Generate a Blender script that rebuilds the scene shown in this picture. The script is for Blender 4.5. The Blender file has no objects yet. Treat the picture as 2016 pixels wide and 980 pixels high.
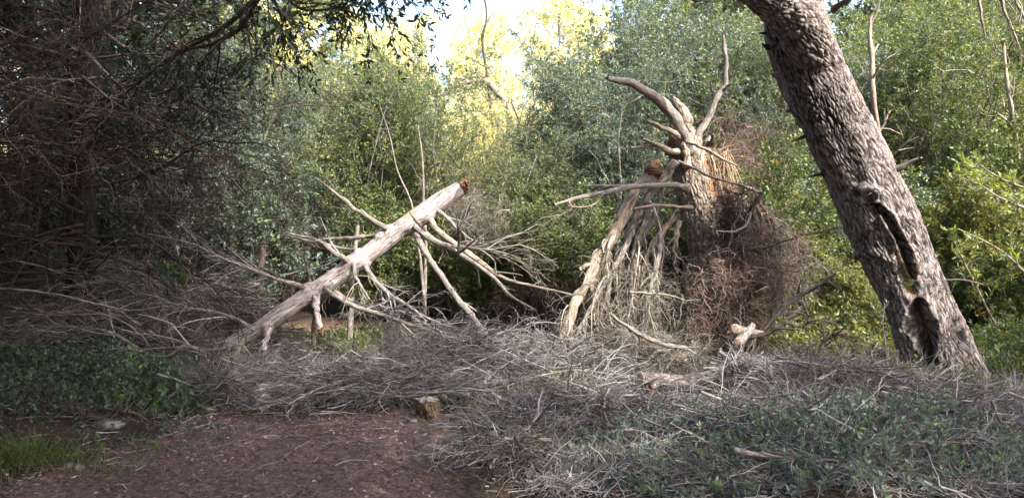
import bpy, math
import numpy as np
from mathutils import Vector

# ------------------------------------------------------------------ camera, sky, sun, exposure
scene = bpy.context.scene
COL = scene.collection
CAM = np.array([0.0, 0.0, 1.6])
FPX = 1523.0
PITCH = -math.atan(90 / FPX)
cam_d = bpy.data.cameras.new("camera")
cam_d.sensor_width = 36
cam_d.lens = 36 * FPX / 2016
cam_d.clip_start = 0.05
cam_d.clip_end = 2000
cam = bpy.data.objects.new("camera", cam_d)
cam.location = CAM
cam.rotation_euler = (math.pi / 2 + PITCH, 0, 0)
COL.objects.link(cam)
scene.camera = cam

TO_SUN = np.array([0.50, -0.56, 0.65]); TO_SUN /= np.linalg.norm(TO_SUN)
SUN_EL = math.asin(TO_SUN[2])
world = bpy.data.worlds.new("World")
scene.world = world
world.use_nodes = True
wn = world.node_tree
sky = wn.nodes.new("ShaderNodeTexSky")
sky.sky_type = 'NISHITA'
sky.sun_disc = False
sky.sun_elevation = SUN_EL
sky.sun_rotation = math.atan2(TO_SUN[0], TO_SUN[1])
sky.air_density = 1.0
sky.dust_density = 6.0
sky.ozone_density = 1.0
wn.links.new(sky.outputs[0], wn.nodes["Background"].inputs[0])
wn.nodes["Background"].inputs[1].default_value = 0.15
sl = bpy.data.lights.new("sun", 'SUN')
sl.energy = 2.0
sl.angle = math.radians(0.53)
sl.color = (1.0, 0.94, 0.84)
sun = bpy.data.objects.new("sun", sl)
sun.rotation_euler = Vector(TO_SUN).to_track_quat('Z', 'Y').to_euler()
COL.objects.link(sun)
scene.view_settings.view_transform = 'Standard'
scene.view_settings.look = 'None'
scene.view_settings.gamma = 1
scene.view_settings.exposure = 2.45
scene.render.engine = 'CYCLES'
scene.cycles.max_bounces = 6
scene.cycles.diffuse_bounces = 4
scene.cycles.glossy_bounces = 1
scene.cycles.transmission_bounces = 3
scene.cycles.use_denoising = True
scene.cycles.denoising_prefilter = 'ACCURATE'

# ------------------------------------------------------------------ maths helpers
_cp, _sp = math.cos(PITCH), math.sin(PITCH)


def P(px, py, Y):
    """a point of the place at depth Y seen towards (px, py) of the 2016 x 980 photograph"""
    x = (px - 1008) / FPX
    u = (490 - py) / FPX
    d = np.array([x, _cp - _sp * u, _sp + _cp * u])
    return CAM + d * (Y / d[1])


def proj(v):
    d = v - CAM
    f = d[:, 1] * _cp + d[:, 2] * _sp
    u = -d[:, 1] * _sp + d[:, 2] * _cp
    return np.stack([1008 + FPX * d[:, 0] / f, 490 - FPX * u / f], 1)


def nrm(a):
    return a / np.maximum(np.linalg.norm(a, axis=-1, keepdims=True), 1e-9)


def _h(ix, iy, iz):
    n = (ix * 73856093) ^ (iy * 19349663) ^ (iz * 83492791)
    n = (n ^ (n >> 13)) * 1274126177
    n = n & 0x7fffffff
    return ((n ^ (n >> 16)) & 0xffff) / 65535.0


def vnoise(p):
    i = np.floor(p).astype(np.int64)
    f = p - i
    f = f * f * (3 - 2 * f)
    r = 0
    for dx in (0, 1):
        for dy in (0, 1):
            for dz in (0, 1):
                w = (f[:, 0] if dx else 1 - f[:, 0]) * (f[:, 1] if dy else 1 - f[:, 1]) * (f[:, 2] if dz else 1 - f[:, 2])
                r = r + w * _h(i[:, 0] + dx, i[:, 1] + dy, i[:, 2] + dz)
    return r * 2 - 1


def fbm(p, o=4):
    r, a = 0, 1.0
    for k in range(o):
        r = r + a * vnoise(p * 2 ** k + 17.3 * k)
        a *= 0.5
    return r


def voro(p):
    """F1 and F2 distances of a jittered cell pattern"""
    i = np.floor(p).astype(np.int64)
    f = p - i
    d1 = np.full(len(p), 9.0)
    d2 = np.full(len(p), 9.0)
    for dx in (-1, 0, 1):
        for dy in (-1, 0, 1):
            for dz in (-1, 0, 1):
                a, b, c = i[:, 0] + dx, i[:, 1] + dy, i[:, 2] + dz
                q = np.stack([dx + _h(a, b, c), dy + _h(a + 91, b, c), dz + _h(a, b + 57, c)], 1) - f
                d = np.linalg.norm(q, axis=1)
                d2 = np.where(d < d1, d1, np.minimum(d2, d))
                d1 = np.minimum(d1, d)
    return d1, d2


def catmull(pts, K):
    """resample traced points (n, m) to K points on a smooth curve"""
    p = np.asarray(pts, float)
    if len(p) == 2:
        t = np.linspace(0, 1, K)[:, None]
        return p[0] * (1 - t) + p[1] * t
    q = np.vstack([2 * p[0] - p[1], p, 2 * p[-1] - p[-2]])
    n = len(p) - 1
    seg = np.linalg.norm(np.diff(p[:, :3], axis=0), axis=1)
    cum = np.concatenate([[0], np.cumsum(seg)])
    s = np.linspace(0, cum[-1], K)
    out = []
    for v in s:
        j = min(max(np.searchsorted(cum, v, side='right') - 1, 0), n - 1)
        t = (v - cum[j]) / max(seg[j], 1e-9)
        a, b, c, d = q[j], q[j + 1], q[j + 2], q[j + 3]
        out.append(0.5 * ((2 * b) + (c - a) * t + (2 * a - 5 * b + 4 * c - d) * t * t + (3 * b - a - 3 * c + d) * t ** 3))
    return np.array(out)


def smooth01(a, b, x):
    t = np.clip((x - a) / (b - a), 0, 1)
    return t * t * (3 - 2 * t)


# ------------------------------------------------------------------ terrain height
def height(x, y):
    x = np.asarray(x, float); y = np.asarray(y, float)
    r = np.sqrt(x * x + y * y)
    h = 0.03 * np.sin(x * 1.3 + 0.4) * np.cos(y * 0.9)
    right = smooth01(0.2, 2.2, x - 0.15 * (y - 5)) * smooth01(13, 9, y)
    h = h + 0.07 * right
    left = smooth01(-2.1, -4.2, x) * smooth01(13, 8, y)
    h = h + 0.15 * left
    h = h + smooth01(10, 34, y) * 2.0 + smooth01(30, 95, y) * 5.0
    h = h + smooth01(5, 20, x) * smooth01(8, 20, y) * 1.5
    h = h + smooth01(25, 90, r) * smooth01(5, -30, y) * 3
    return h


# ------------------------------------------------------------------ mesh helpers
def new_mesh(name, V, Q, tone=None, tc=None, smooth=True, T=None):
    me = bpy.data.meshes.new(name)
    V = np.asarray(V, np.float32)
    Q = np.asarray(Q, np.int32).reshape(-1, 4)
    T = np.zeros((0, 3), np.int32) if T is None else np.asarray(T, np.int32).reshape(-1, 3)
    nq, nt = len(Q), len(T)
    me.vertices.add(len(V))
    me.vertices.foreach_set("co", V.ravel())
    me.loops.add(nq * 4 + nt * 3)
    me.loops.foreach_set("vertex_index", np.concatenate([Q.ravel(), T.ravel()]).astype(np.int32))
    me.polygons.add(nq + nt)
    me.polygons.foreach_set("loop_start", np.concatenate([np.arange(nq) * 4, nq * 4 + np.arange(nt) * 3]).astype(np.int32))
    me.update(calc_edges=True)
    me.polygons.foreach_set("use_smooth", np.full(nq + nt, smooth))
    if tone is not None:
        a = me.attributes.new("tone", 'FLOAT', 'POINT')
        a.data.foreach_set("value", np.asarray(tone, np.float32))
    if tc is not None:
        a = me.attributes.new("tc", 'FLOAT_VECTOR', 'POINT')
        a.data.foreach_set("vector", np.asarray(tc, np.float32).ravel())
    me.validate()
    return me


def obj(name, me, mats=None, parent=None, loc=None, **props):
    o = bpy.data.objects.new(name, me)
    COL.objects.link(o)
    if me is not None and mats is not None and not me.materials:
        for m in (mats if isinstance(mats, (list, tuple)) else [mats]):
            me.materials.append(m)
    if parent is not None:
        o.parent = parent
    if loc is not None:
        o.location = loc
    for k, v in props.items():
        o[k] = v
    return o


def tubes(Pt, R, S=3, tone=None, seed=0, cap=False):
    """tapered tubes round N polylines of K points each"""
    rng = np.random.default_rng(seed)
    Pt = np.asarray(Pt, float); R = np.asarray(R, float)
    if Pt.ndim == 2:
        Pt = Pt[None]; R = R[None]
    N, K, _ = Pt.shape
    T = np.empty_like(Pt)
    T[:, 1:-1] = Pt[:, 2:] - Pt[:, :-2]
    T[:, 0] = Pt[:, 1] - Pt[:, 0]
    T[:, -1] = Pt[:, -1] - Pt[:, -2]
    T = nrm(T)
    main = nrm(Pt[:, -1] - Pt[:, 0])
    ref = np.where(np.abs(main[:, 2:3]) > 0.8, np.array([[0.0, 1.0, 0.0]]), np.array([[0.0, 0.0, 1.0]]))
    ref = np.repeat(ref[:, None], K, 1)
    U = nrm(np.cross(T, ref))
    W = np.cross(T, U)
    ang = np.arange(S) * 2 * np.pi / S
    c, s = np.cos(ang), np.sin(ang)
    V = Pt[:, :, None] + R[:, :, None, None] * (U[:, :, None] * c[None, None, :, None] + W[:, :, None] * s[None, None, :, None])
    L = np.concatenate([np.zeros((N, 1)), np.cumsum(np.linalg.norm(np.diff(Pt, axis=1), axis=2), 1)], 1)
    off = rng.uniform(0, 50, (N, 1))
    r0 = R.max(axis=1)[:, None, None]
    tc = np.stack(np.broadcast_arrays(r0 * c + 0 * R[:, :, None], r0 * s + 0 * R[:, :, None], (L + off)[:, :, None] + 0 * c), -1)
    base = (np.arange(N) * K * S)[:, None, None] + (np.arange(K - 1) * S)[None, :, None]
    j = np.arange(S)[None, None]
    jn = (j + 1) % S
    Q = np.stack([base + jn, base + j, base + S + j, base + S + jn], -1).reshape(-1, 4)
    if tone is None:
        tone = rng.uniform(0, 1, N)
    tn = np.repeat(np.asarray(tone), K * S)
    V = V.reshape(-1, 3); tc = tc.reshape(-1, 3)
    return V, Q, tn, tc


def merge(*parts):
    V, Q, t, c = [], [], [], []
    n = 0
    for p in parts:
        if p is None:
            continue
        V.append(p[0]); Q.append(p[1] + n); t.append(p[2]); c.append(p[3])
        n += len(p[0])
    return np.vstack(V), np.vstack(Q), np.concatenate(t), np.vstack(c)


def kids(Pp, Rp, n, L, K=6, ang=(0.5, 1.1), rf=0.55, rmin=0.0015, droop=0.0, wig=0.25, t0=0.15, t1=1.0, seed=0, bias=None):
    """n side twigs from every parent polyline"""
    rng = np.random.default_rng(seed)
    N, Kp, _ = Pp.shape
    M = N * n
    idx = np.repeat(np.arange(N), n)
    t = np.clip((np.tile(np.arange(n), N) + rng.uniform(0, 1, M)) / n, 0, 1) * (t1 - t0) + t0
    f = t * (Kp - 1)
    a = np.minimum(f.astype(int), Kp - 2)
    w = (f - a)[:, None]
    p0 = Pp[idx, a] * (1 - w) + Pp[idx, a + 1] * w
    tan = nrm(Pp[idx, a + 1] - Pp[idx, a])
    r0 = (Rp[idx, a] * (1 - w[:, 0]) + Rp[idx, a + 1] * w[:, 0]) * rf
    rnd = rng.normal(size=(M, 3))
    if bias is not None:
        rnd = rnd + np.asarray(bias)
    perp = nrm(rnd - (rnd * tan).sum(1, keepdims=True) * tan)
    th = rng.uniform(ang[0], ang[1], M)[:, None]
    d = nrm(tan * np.cos(th) + perp * np.sin(th))
    ln = rng.uniform(L[0], L[1], M) * (1.15 - 0.5 * t)
    out = np.empty((M, K, 3))
    out[:, 0] = p0
    st = (ln / (K - 1))[:, None]
    for k in range(1, K):
        out[:, k] = out[:, k - 1] + d * st
        d = nrm(d + rng.normal(size=(M, 3)) * wig + np.array([0, 0, -droop]))
    R = np.maximum(r0, rmin)[:, None] * np.linspace(1, 0.3, K)[None]
    return out, R


def tree_of(Pt, R, levels, S0=8, seed=0, tone=None):
    """a branch polyline and its twigs; levels = list of kwargs for kids. -> geometry and last polylines"""
    Pp = np.asarray(Pt)[None] if np.ndim(Pt) == 2 else np.asarray(Pt)
    Rp = np.asarray(R)[None] if np.ndim(R) == 1 else np.asarray(R)
    parts = []
    for i, lv in enumerate(levels):
        Pp, Rp = kids(Pp, Rp, seed=seed + 11 * i, **lv)
        parts.append(tubes(Pp, Rp, S=3, seed=seed + i))
    return merge(*parts), Pp, Rp


def leaves(Pt, n, L, W, seed=0, spread=1.0, up=0.25, clump=0.6, t0=0.15):
    """small four-cornered leaves along every twig"""
    rng = np.random.default_rng(seed)
    N, K, _ = Pt.shape
    M = N * n
    idx = np.repeat(np.arange(N), n)
    f = rng.uniform(t0, 1, M) * (K - 1)
    a = np.minimum(f.astype(int), K - 2)
    w = (f - a)[:, None]
    p = Pt[idx, a] * (1 - w) + Pt[idx, a + 1] * w
    tan = nrm(Pt[idx, a + 1] - Pt[idx, a])
    d = nrm(tan * 0.7 + rng.normal(size=(M, 3)) * spread + np.array([0, 0, up]))
    side = nrm(np.cross(d, rng.normal(size=(M, 3))))
    nn = np.cross(d, side)
    l = rng.uniform(L * 0.65, L * 1.25, M)[:, None]
    wd = l * W / L * rng.uniform(0.8, 1.2, M)[:, None]
    V = np.stack([p, p + d * l * 0.5 + side * wd / 2 + nn * wd * 0.15, p + d * l, p + d * l * 0.5 - side * wd / 2 + nn * wd * 0.15], 1).reshape(-1, 3)
    Q = np.arange(M * 4).reshape(-1, 4)
    tt = rng.uniform(0, 1, N)[idx] * clump + rng.uniform(0, 1, M) * (1 - clump)
    return V, Q, np.repeat(tt, 4), np.zeros((M * 4, 3))


# ------------------------------------------------------------------ materials
def mat(name):
    m = bpy.data.materials.new(name)
    m.use_nodes = True
    return m, m.node_tree.nodes, m.node_tree.links, m.node_tree.nodes["Principled BSDF"]


def ramp(nodes, stops):
    r = nodes.new("ShaderNodeValToRGB")
    e = r.color_ramp.elements
    e[0].position, e[0].color = stops[0][0], (*stops[0][1], 1)
    e[1].position, e[1].color = stops[-1][0], (*stops[-1][1], 1)
    for p, c in stops[1:-1]:
        k = e.new(p); k.color = (*c, 1)
    return r


def attr(nodes, name):
    a = nodes.new("ShaderNodeAttribute")
    a.attribute_name = name
    return a


def bark_mat(name, cols, scale=(9, 9, 2.2), nscale=(30, 30, 8), bump=0.5, dist=0.02, rough=0.9, crack=(0.03, 0.02, 0.015), crackw=0.12, patch=None, patch_amt=0.62, tr=(0.7, 1.25)):
    m, N, L, b = mat(name)
    tc = attr(N, "tc")
    mp = N.new("ShaderNodeMapping"); mp.inputs["Scale"].default_value = scale
    mp2 = N.new("ShaderNodeMapping"); mp2.inputs["Scale"].default_value = nscale
    L.new(tc.outputs["Vector"], mp.inputs[0]); L.new(tc.outputs["Vector"], mp2.inputs[0])
    nz = N.new("ShaderNodeTexNoise"); nz.inputs["Scale"].default_value = 1; nz.inputs["Detail"].default_value = 6
    L.new(mp2.outputs[0], nz.inputs["Vector"])
    mixv = N.new("ShaderNodeMixRGB"); mixv.blend_type = 'ADD'; mixv.inputs[0].default_value = 0.35
    L.new(mp.outputs[0], mixv.inputs[1]); L.new(nz.outputs["Color"], mixv.inputs[2])
    vo = N.new("ShaderNodeTexVoronoi"); vo.feature = 'DISTANCE_TO_EDGE'; vo.inputs["Scale"].default_value = 1
    L.new(mixv.outputs[0], vo.inputs["Vector"])
    r = ramp(N, cols); L.new(nz.outputs["Fac"], r.inputs[0])
    big = N.new("ShaderNodeTexNoise"); big.inputs["Scale"].default_value = 2.2; big.inputs["Detail"].default_value = 3
    L.new(tc.outputs["Vector"], big.inputs["Vector"])
    last = r.outputs[0]
    if patch:
        pr = ramp(N, [(patch_amt - 0.03, (0, 0, 0)), (patch_amt + 0.05, (1, 1, 1))])
        L.new(big.outputs["Fac"], pr.inputs[0])
        pm = N.new("ShaderNodeMixRGB"); pm.inputs[2].default_value = (*patch, 1)
        L.new(pr.outputs[0], pm.inputs[0]); L.new(last, pm.inputs[1]); last = pm.outputs[0]
    vr = ramp(N, [(0.0, crack), (crackw, (1, 1, 1))])
    L.new(vo.outputs["Distance"], vr.inputs[0])
    mm = N.new("ShaderNodeMixRGB"); mm.blend_type = 'MULTIPLY'; mm.inputs[0].default_value = 0.85
    L.new(last, mm.inputs[1]); L.new(vr.outputs[0], mm.inputs[2])
    tn = attr(N, "tone")
    md = N.new("ShaderNodeMapRange"); md.inputs["To Min"].default_value = tr[0]; md.inputs["To Max"].default_value = tr[1]
    L.new(tn.outputs["Fac"], md.inputs[0])
    m3 = N.new("ShaderNodeVectorMath"); m3.operation = 'SCALE'
    L.new(mm.outputs[0], m3.inputs[0]); L.new(md.outputs[0], m3.inputs["Scale"])
    L.new(m3.outputs[0], b.inputs["Base Color"])
    b.inputs["Roughness"].default_value = rough
    b.inputs["Specular IOR Level"].default_value = 0.2
    ad = N.new("ShaderNodeMath"); ad.operation = 'ADD'
    mn = N.new("ShaderNodeMath"); mn.operation = 'MINIMUM'; mn.inputs[1].default_value = crackw * 1.3
    L.new(vo.outputs["Distance"], mn.inputs[0])
    ml = N.new("ShaderNodeMath"); ml.operation = 'MULTIPLY'; ml.inputs[1].default_value = 3.0
    L.new(mn.outputs[0], ml.inputs[0])
    L.new(ml.outputs[0], ad.inputs[0]); L.new(nz.outputs["Fac"], ad.inputs[1])
    bp = N.new("ShaderNodeBump"); bp.inputs["Strength"].default_value = bump; bp.inputs["Distance"].default_value = dist
    L.new(ad.outputs[0], bp.inputs["Height"]); L.new(bp.outputs[0], b.inputs["Normal"])
    return m


def twig_mat(name, stops, rough=0.85):
    m, N, L, b = mat(name)
    a = attr(N, "tone"); r = ramp(N, stops); L.new(a.outputs["Fac"], r.inputs[0])
    L.new(r.outputs[0], b.inputs["Base Color"])
    b.inputs["Roughness"].default_value = rough
    b.inputs["Specular IOR Level"].default_value = 0.2
    return m


def leaf_mat(name, lo=0.42, hi=1.6, warm=(1.35, 1.15, 0.6), trans=0.35, dead=None):
    """leaf colour comes from the object's own colour; per-leaf variation from the tone attribute"""
    m, N, L, b = mat(name)
    oi = N.new("ShaderNodeObjectInfo")
    a = attr(N, "tone")
    stops = [(0.0, (lo, lo, lo * 1.1)), (0.6, (1, 1, 1)), (0.9, tuple(hi * w / 1.15 for w in warm))]
    if dead:
        stops.append((0.985, dead))
    r = ramp(N, stops); L.new(a.outputs["Fac"], r.inputs[0])
    mm = N.new("ShaderNodeVectorMath"); mm.operation = 'MULTIPLY'
    L.new(oi.outputs["Color"], mm.inputs[0]); L.new(r.outputs[0], mm.inputs[1])
    N.remove(b)
    di = N.new("ShaderNodeBsdfDiffuse"); tr = N.new("ShaderNodeBsdfTranslucent"); gl = N.new("ShaderNodeBsdfGlossy")
    gl.inputs["Roughness"].default_value = 0.45
    L.new(mm.outputs[0], di.inputs[0])
    t2 = N.new("ShaderNodeVectorMath"); t2.operation = 'MULTIPLY'; t2.inputs[1].default_value = (1.5, 1.6, 0.7)
    L.new(mm.outputs[0], t2.inputs[0]); L.new(t2.outputs[0], tr.inputs[0])
    ms = N.new("ShaderNodeMixShader"); ms.inputs[0].default_value = trans
    L.new(di.outputs[0], ms.inputs[1]); L.new(tr.outputs[0], ms.inputs[2])
    m2 = N.new("ShaderNodeMixShader"); m2.inputs[0].default_value = 0.05
    gl.inputs["Color"].default_value = (0.7, 0.75, 0.8, 1)
    L.new(ms.outputs[0], m2.inputs[1]); L.new(gl.outputs[0], m2.inputs[2])
    L.new(m2.outputs[0], N["Material Output"].inputs[0])
    return m


M_PINE = bark_mat("fissured_pine_bark", [(0.3, (0.10, 0.083, 0.081)), (0.5, (0.215, 0.183, 0.180)), (0.7, (0.38, 0.34, 0.34))],
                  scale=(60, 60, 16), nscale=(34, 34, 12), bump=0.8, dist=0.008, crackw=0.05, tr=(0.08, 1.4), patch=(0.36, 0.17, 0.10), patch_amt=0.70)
M_FALL = bark_mat("smooth_grey_bark", [(0.3, (0.12, 0.104, 0.103)), (0.5, (0.235, 0.206, 0.208)), (0.7, (0.36, 0.33, 0.34))],
                  scale=(30, 30, 7), nscale=(45, 45, 9), bump=0.5, dist=0.006, crackw=0.05, patch=(0.30, 0.20, 0.15), patch_amt=0.62)
M_SNAG = bark_mat("flaky_tan_bark", [(0.3, (0.11, 0.085, 0.07)), (0.5, (0.27, 0.22, 0.185)), (0.7, (0.44, 0.385, 0.335))],
                  scale=(22, 22, 7), nscale=(40, 40, 9), bump=0.8, dist=0.012, crackw=0.1, patch=(0.26, 0.165, 0.11), patch_amt=0.64)
M_BRANCH = bark_mat("weathered_branch", [(0.3, (0.075, 0.066, 0.060)), (0.5, (0.18, 0.16, 0.148)), (0.7, (0.32, 0.295, 0.275))],
                    scale=(60, 60, 12), nscale=(70, 70, 14), bump=0.6, dist=0.004, crackw=0.05)
M_TAN = bark_mat("sun_bleached_branch", [(0.3, (0.115, 0.092, 0.072)), (0.5, (0.26, 0.215, 0.175)), (0.7, (0.42, 0.365, 0.31))],
                 scale=(60, 60, 12), nscale=(70, 70, 14), bump=0.6, dist=0.004, crackw=0.05)
M_LOG = bark_mat("dull_log_bark", [(0.3, (0.045, 0.038, 0.035)), (0.5, (0.105, 0.09, 0.084)), (0.7, (0.19, 0.17, 0.16))],
                 scale=(30, 30, 9), nscale=(40, 40, 12), bump=0.8, dist=0.01, crackw=0.08)
M_DARKB = bark_mat("dark_branch", [(0.25, (0.03, 0.024, 0.02)), (0.5, (0.065, 0.052, 0.045)), (0.75, (0.12, 0.10, 0.085))],
                   scale=(50, 50, 12), nscale=(70, 70, 14), bump=0.6, dist=0.005, crackw=0.06)
M_BLACKB = bark_mat("blackish_shade_bark", [(0.25, (0.012, 0.010, 0.009)), (0.5, (0.025, 0.020, 0.018)), (0.75, (0.05, 0.042, 0.038))],
                    scale=(20, 20, 6), nscale=(40, 40, 9), bump=0.6, dist=0.01, crackw=0.1)  # bark near black: the left side's deep shade is put into its colour
M_TORN = bark_mat("torn_orange_wood", [(0.3, (0.11, 0.055, 0.03)), (0.5, (0.28, 0.16, 0.095)), (0.7, (0.46, 0.32, 0.22))],
                  scale=(90, 90, 5), nscale=(120, 120, 8), bump=0.8, dist=0.01, crackw=0.15)
M_CUT = bark_mat("sawn_wood", [(0.3, (0.20, 0.135, 0.105)), (0.5, (0.31, 0.225, 0.185)), (0.7, (0.42, 0.33, 0.28))],
                 scale=(5, 5, 5), nscale=(60, 60, 60), bump=0.3, dist=0.003, crackw=0.03)
M_ROT = bark_mat("rotten_brown_wood", [(0.3, (0.10, 0.06, 0.035)), (0.5, (0.26, 0.175, 0.11)), (0.7, (0.40, 0.30, 0.20))],
                 scale=(50, 50, 12), nscale=(50, 50, 20), bump=0.9, dist=0.01, crackw=0.1)
M_TWIG = twig_mat("grey_twigs", [(0, (0.030, 0.026, 0.026)), (0.4, (0.105, 0.094, 0.093)), (0.75, (0.24, 0.222, 0.222)), (1, (0.40, 0.385, 0.385))])
M_TWIG_TAN = twig_mat("pale_twigs", [(0, (0.07, 0.060, 0.050)), (0.5, (0.20, 0.178, 0.150)), (1, (0.40, 0.37, 0.32))])
M_TWIG_DARK = twig_mat("dark_twigs", [(0, (0.025, 0.018, 0.015)), (0.5, (0.06, 0.044, 0.036)), (1, (0.15, 0.115, 0.095))])
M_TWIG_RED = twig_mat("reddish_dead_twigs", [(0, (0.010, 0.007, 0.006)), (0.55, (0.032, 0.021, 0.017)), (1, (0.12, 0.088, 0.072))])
M_STRAW = twig_mat("torn_fibres", [(0, (0.09, 0.05, 0.03)), (0.5, (0.22, 0.15, 0.10)), (1, (0.40, 0.32, 0.24))])
M_VINE = twig_mat("brown_dead_vines", [(0, (0.025, 0.016, 0.013)), (0.5, (0.095, 0.064, 0.053)), (0.85, (0.20, 0.15, 0.13)), (1, (0.34, 0.29, 0.25))])
M_LITTER = twig_mat("needle_litter", [(0, (0.04, 0.025, 0.023)), (0.5, (0.175, 0.116, 0.094)), (0.8, (0.34, 0.25, 0.215)), (1, (0.45, 0.38, 0.35))])
M_LICHEN = twig_mat("lichen", [(0, (0.20, 0.20, 0.15)), (0.5, (0.33, 0.33, 0.25)), (1, (0.48, 0.47, 0.38))])
M_LEAF = leaf_mat("leaf")
M_PALELEAF = leaf_mat("leaf_painted_sunlit", warm=(1.1, 1.08, 0.85))  # leaf variation for crowns whose sun glare is painted in
M_DRYLEAF = leaf_mat("leaf_with_dead_ones", dead=(4.2, 1.7, 0.8))


def ground_mat():
    m, N, L, b = mat("forest_floor")
    g = N.new("ShaderNodeNewGeometry")
    n1 = N.new("ShaderNodeTexNoise"); n1.inputs["Scale"].default_value = 42; n1.inputs["Detail"].default_value = 8; n1.inputs["Roughness"].default_value = 0.7
    n2 = N.new("ShaderNodeTexNoise"); n2.inputs["Scale"].default_value = 1.3; n2.inputs["Detail"].default_value = 4
    for n in (n1, n2):
        L.new(g.outputs["Position"], n.inputs["Vector"])
    r1 = ramp(N, [(0.3, (0.035, 0.020, 0.018)), (0.5, (0.135, 0.088, 0.072)), (0.72, (0.27, 0.187, 0.158))])
    r2 = ramp(N, [(0.3, (0.015, 0.011, 0.008)), (0.5, (0.038, 0.028, 0.020)), (0.75, (0.08, 0.06, 0.043))])
    L.new(n1.outputs["Fac"], r1.inputs[0]); L.new(n1.outputs["Fac"], r2.inputs[0])
    a = attr(N, "tone")
    ad = N.new("ShaderNodeMath"); ad.operation = 'ADD'
    sb = N.new("ShaderNodeMath"); sb.operation = 'MULTIPLY_ADD'; sb.inputs[1].default_value = 0.8; sb.inputs[2].default_value = -0.4
    L.new(n2.outputs["Fac"], sb.inputs[0]); L.new(a.outputs["Fac"], ad.inputs[0]); L.new(sb.outputs[0], ad.inputs[1])
    ad.use_clamp = True
    mx = N.new("ShaderNodeMixRGB")
    L.new(ad.outputs[0], mx.inputs[0]); L.new(r2.outputs[0], mx.inputs[1]); L.new(r1.outputs[0], mx.inputs[2])
    L.new(mx.outputs[0], b.inputs["Base Color"])
    b.inputs["Roughness"].default_value = 0.95
    b.inputs["Specular IOR Level"].default_value = 0.1
    bp = N.new("ShaderNodeBump"); bp.inputs["Strength"].default_value = 0.8; bp.inputs["Distance"].default_value = 0.02
    L.new(n1.outputs["Fac"], bp.inputs["Height"]); L.new(bp.outputs[0], b.inputs["Normal"])
    return m


# ------------------------------------------------------------------ ground
def pathness(x, y):
    """1 on the needle-covered track, 0 off it"""
    x = np.asarray(x, float); y = np.asarray(y, float)
    q = np.stack([x.ravel() * 2.3, y.ravel() * 2.3, 0 * x.ravel()], 1)
    n = 0.2 * np.sin(x * 3.1) * np.sin(y * 2.3 + 1) + 0.4 * fbm(q, 3).reshape(x.shape)
    left = -2.75 + 0.12 * (y - 4)
    right = -0.34 + 0.02 * (5.5 - y) - 0.12 * smooth01(4.5, 5.6, y)
    a = smooth01(-0.3, 0.25, x - left + n) * smooth01(0.3, -0.25, x - right + n)
    near = a * smooth01(6.0, 5.3, y + n)
    back = smooth01(1.2, 0.6, np.sqrt((x + 2.6) ** 2 / 1.4 + (y - 8.6) ** 2 / 2.5))
    return np.clip(near + back, 0, 1)


def make_ground():
    s = np.linspace(-1, 1, 330)
    ax = np.sign(s) * (np.abs(s) * 9 + np.abs(s) ** 6 * 240)
    X, Y = np.meshgrid(ax, ax + 6)
    x, y = X.ravel(), Y.ravel()
    z = height(x, y)
    near = smooth01(14, 9, np.hypot(x, y - 6))
    p3 = np.stack([x, y, 0 * x], 1)
    z = z + near * (0.018 * fbm(p3 * 2.2, 4) + 0.010 * vnoise(p3 * 17)) + (1 - near) * 0.12 * fbm(p3 * 0.3, 3)
    n = len(ax)
    i = (np.arange(n - 1)[:, None] * n + np.arange(n - 1)[None]).ravel()
    Q = np.stack([i, i + 1, i + n + 1, i + n], 1)
    me = new_mesh("ground", np.stack([x, y, z], 1), Q, tone=pathness(x, y))
    obj("ground", me, ground_mat(), kind="structure", label="reddish needle covered forest floor rising to a hill behind")


make_ground()


def litter():
    rng = np.random.default_rng(5)
    n = 70000
    x = rng.uniform(-3.6, 1.6, n); y = 3.6 + 5.8 * rng.uniform(0, 1, n) ** 1.5
    keep = rng.uniform(0, 1, n) < 0.12 + pathness(x, y)
    x, y = x[keep], y[keep]
    n = len(x)
    z = height(x, y) + 0.018 * fbm(np.stack([x, y, 0 * x], 1) * 2.2, 4) + rng.uniform(0.0, 0.022, n)
    p = np.stack([x, y, z], 1)
    a = rng.uniform(0, 2 * np.pi, n)
    d = np.stack([np.cos(a), np.sin(a), rng.normal(0, 0.18, n)], 1)
    big = rng.uniform(0, 1, n) < 0.25
    l = np.where(big, rng.uniform(0.02, 0.045, n), rng.uniform(0.03, 0.08, n))[:, None]
    w = np.where(big, rng.uniform(0.012, 0.02, n), 0.0028)[:, None]
    s = nrm(np.cross(d, np.array([0, 0, 1.0]) + rng.normal(0, 0.35, (n, 3))))
    V = np.stack([p, p + d * l / 2 + s * w / 2, p + d * l, p + d * l / 2 - s * w / 2], 1).reshape(-1, 3)
    dr = 0.5 + 0.5 * vnoise(np.stack([x * 2.1, y * 2.1, x * 0], 1))
    t = np.where(rng.uniform(0, 1, n) < 0.015, 1.0, np.clip(rng.uniform(0, 0.75, n) * (0.6 + 0.7 * dr), 0, 0.9))
    me = new_mesh("needle_litter", V, np.arange(n * 4).reshape(-1, 4), np.repeat(t, 4), smooth=False)
    obj("needle_litter", me, M_LITTER, kind="stuff", label="fallen pine needles and small dead leaves on the track", category="litter")


litter()


# ------------------------------------------------------------------ traced limbs
def trace(pts, K, Y=None):
    """pts: (px, py, half width px, depth) -> positions (K,3) and radii (K)"""
    a = []
    for p in pts:
        yy = p[3] if len(p) > 3 else Y
        a.append([*P(p[0], p[1], yy), p[2] * yy / FPX])
    c = catmull(np.array(a), K)
    return c[:, :3], np.maximum(c[:, 3], 0.001)


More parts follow.
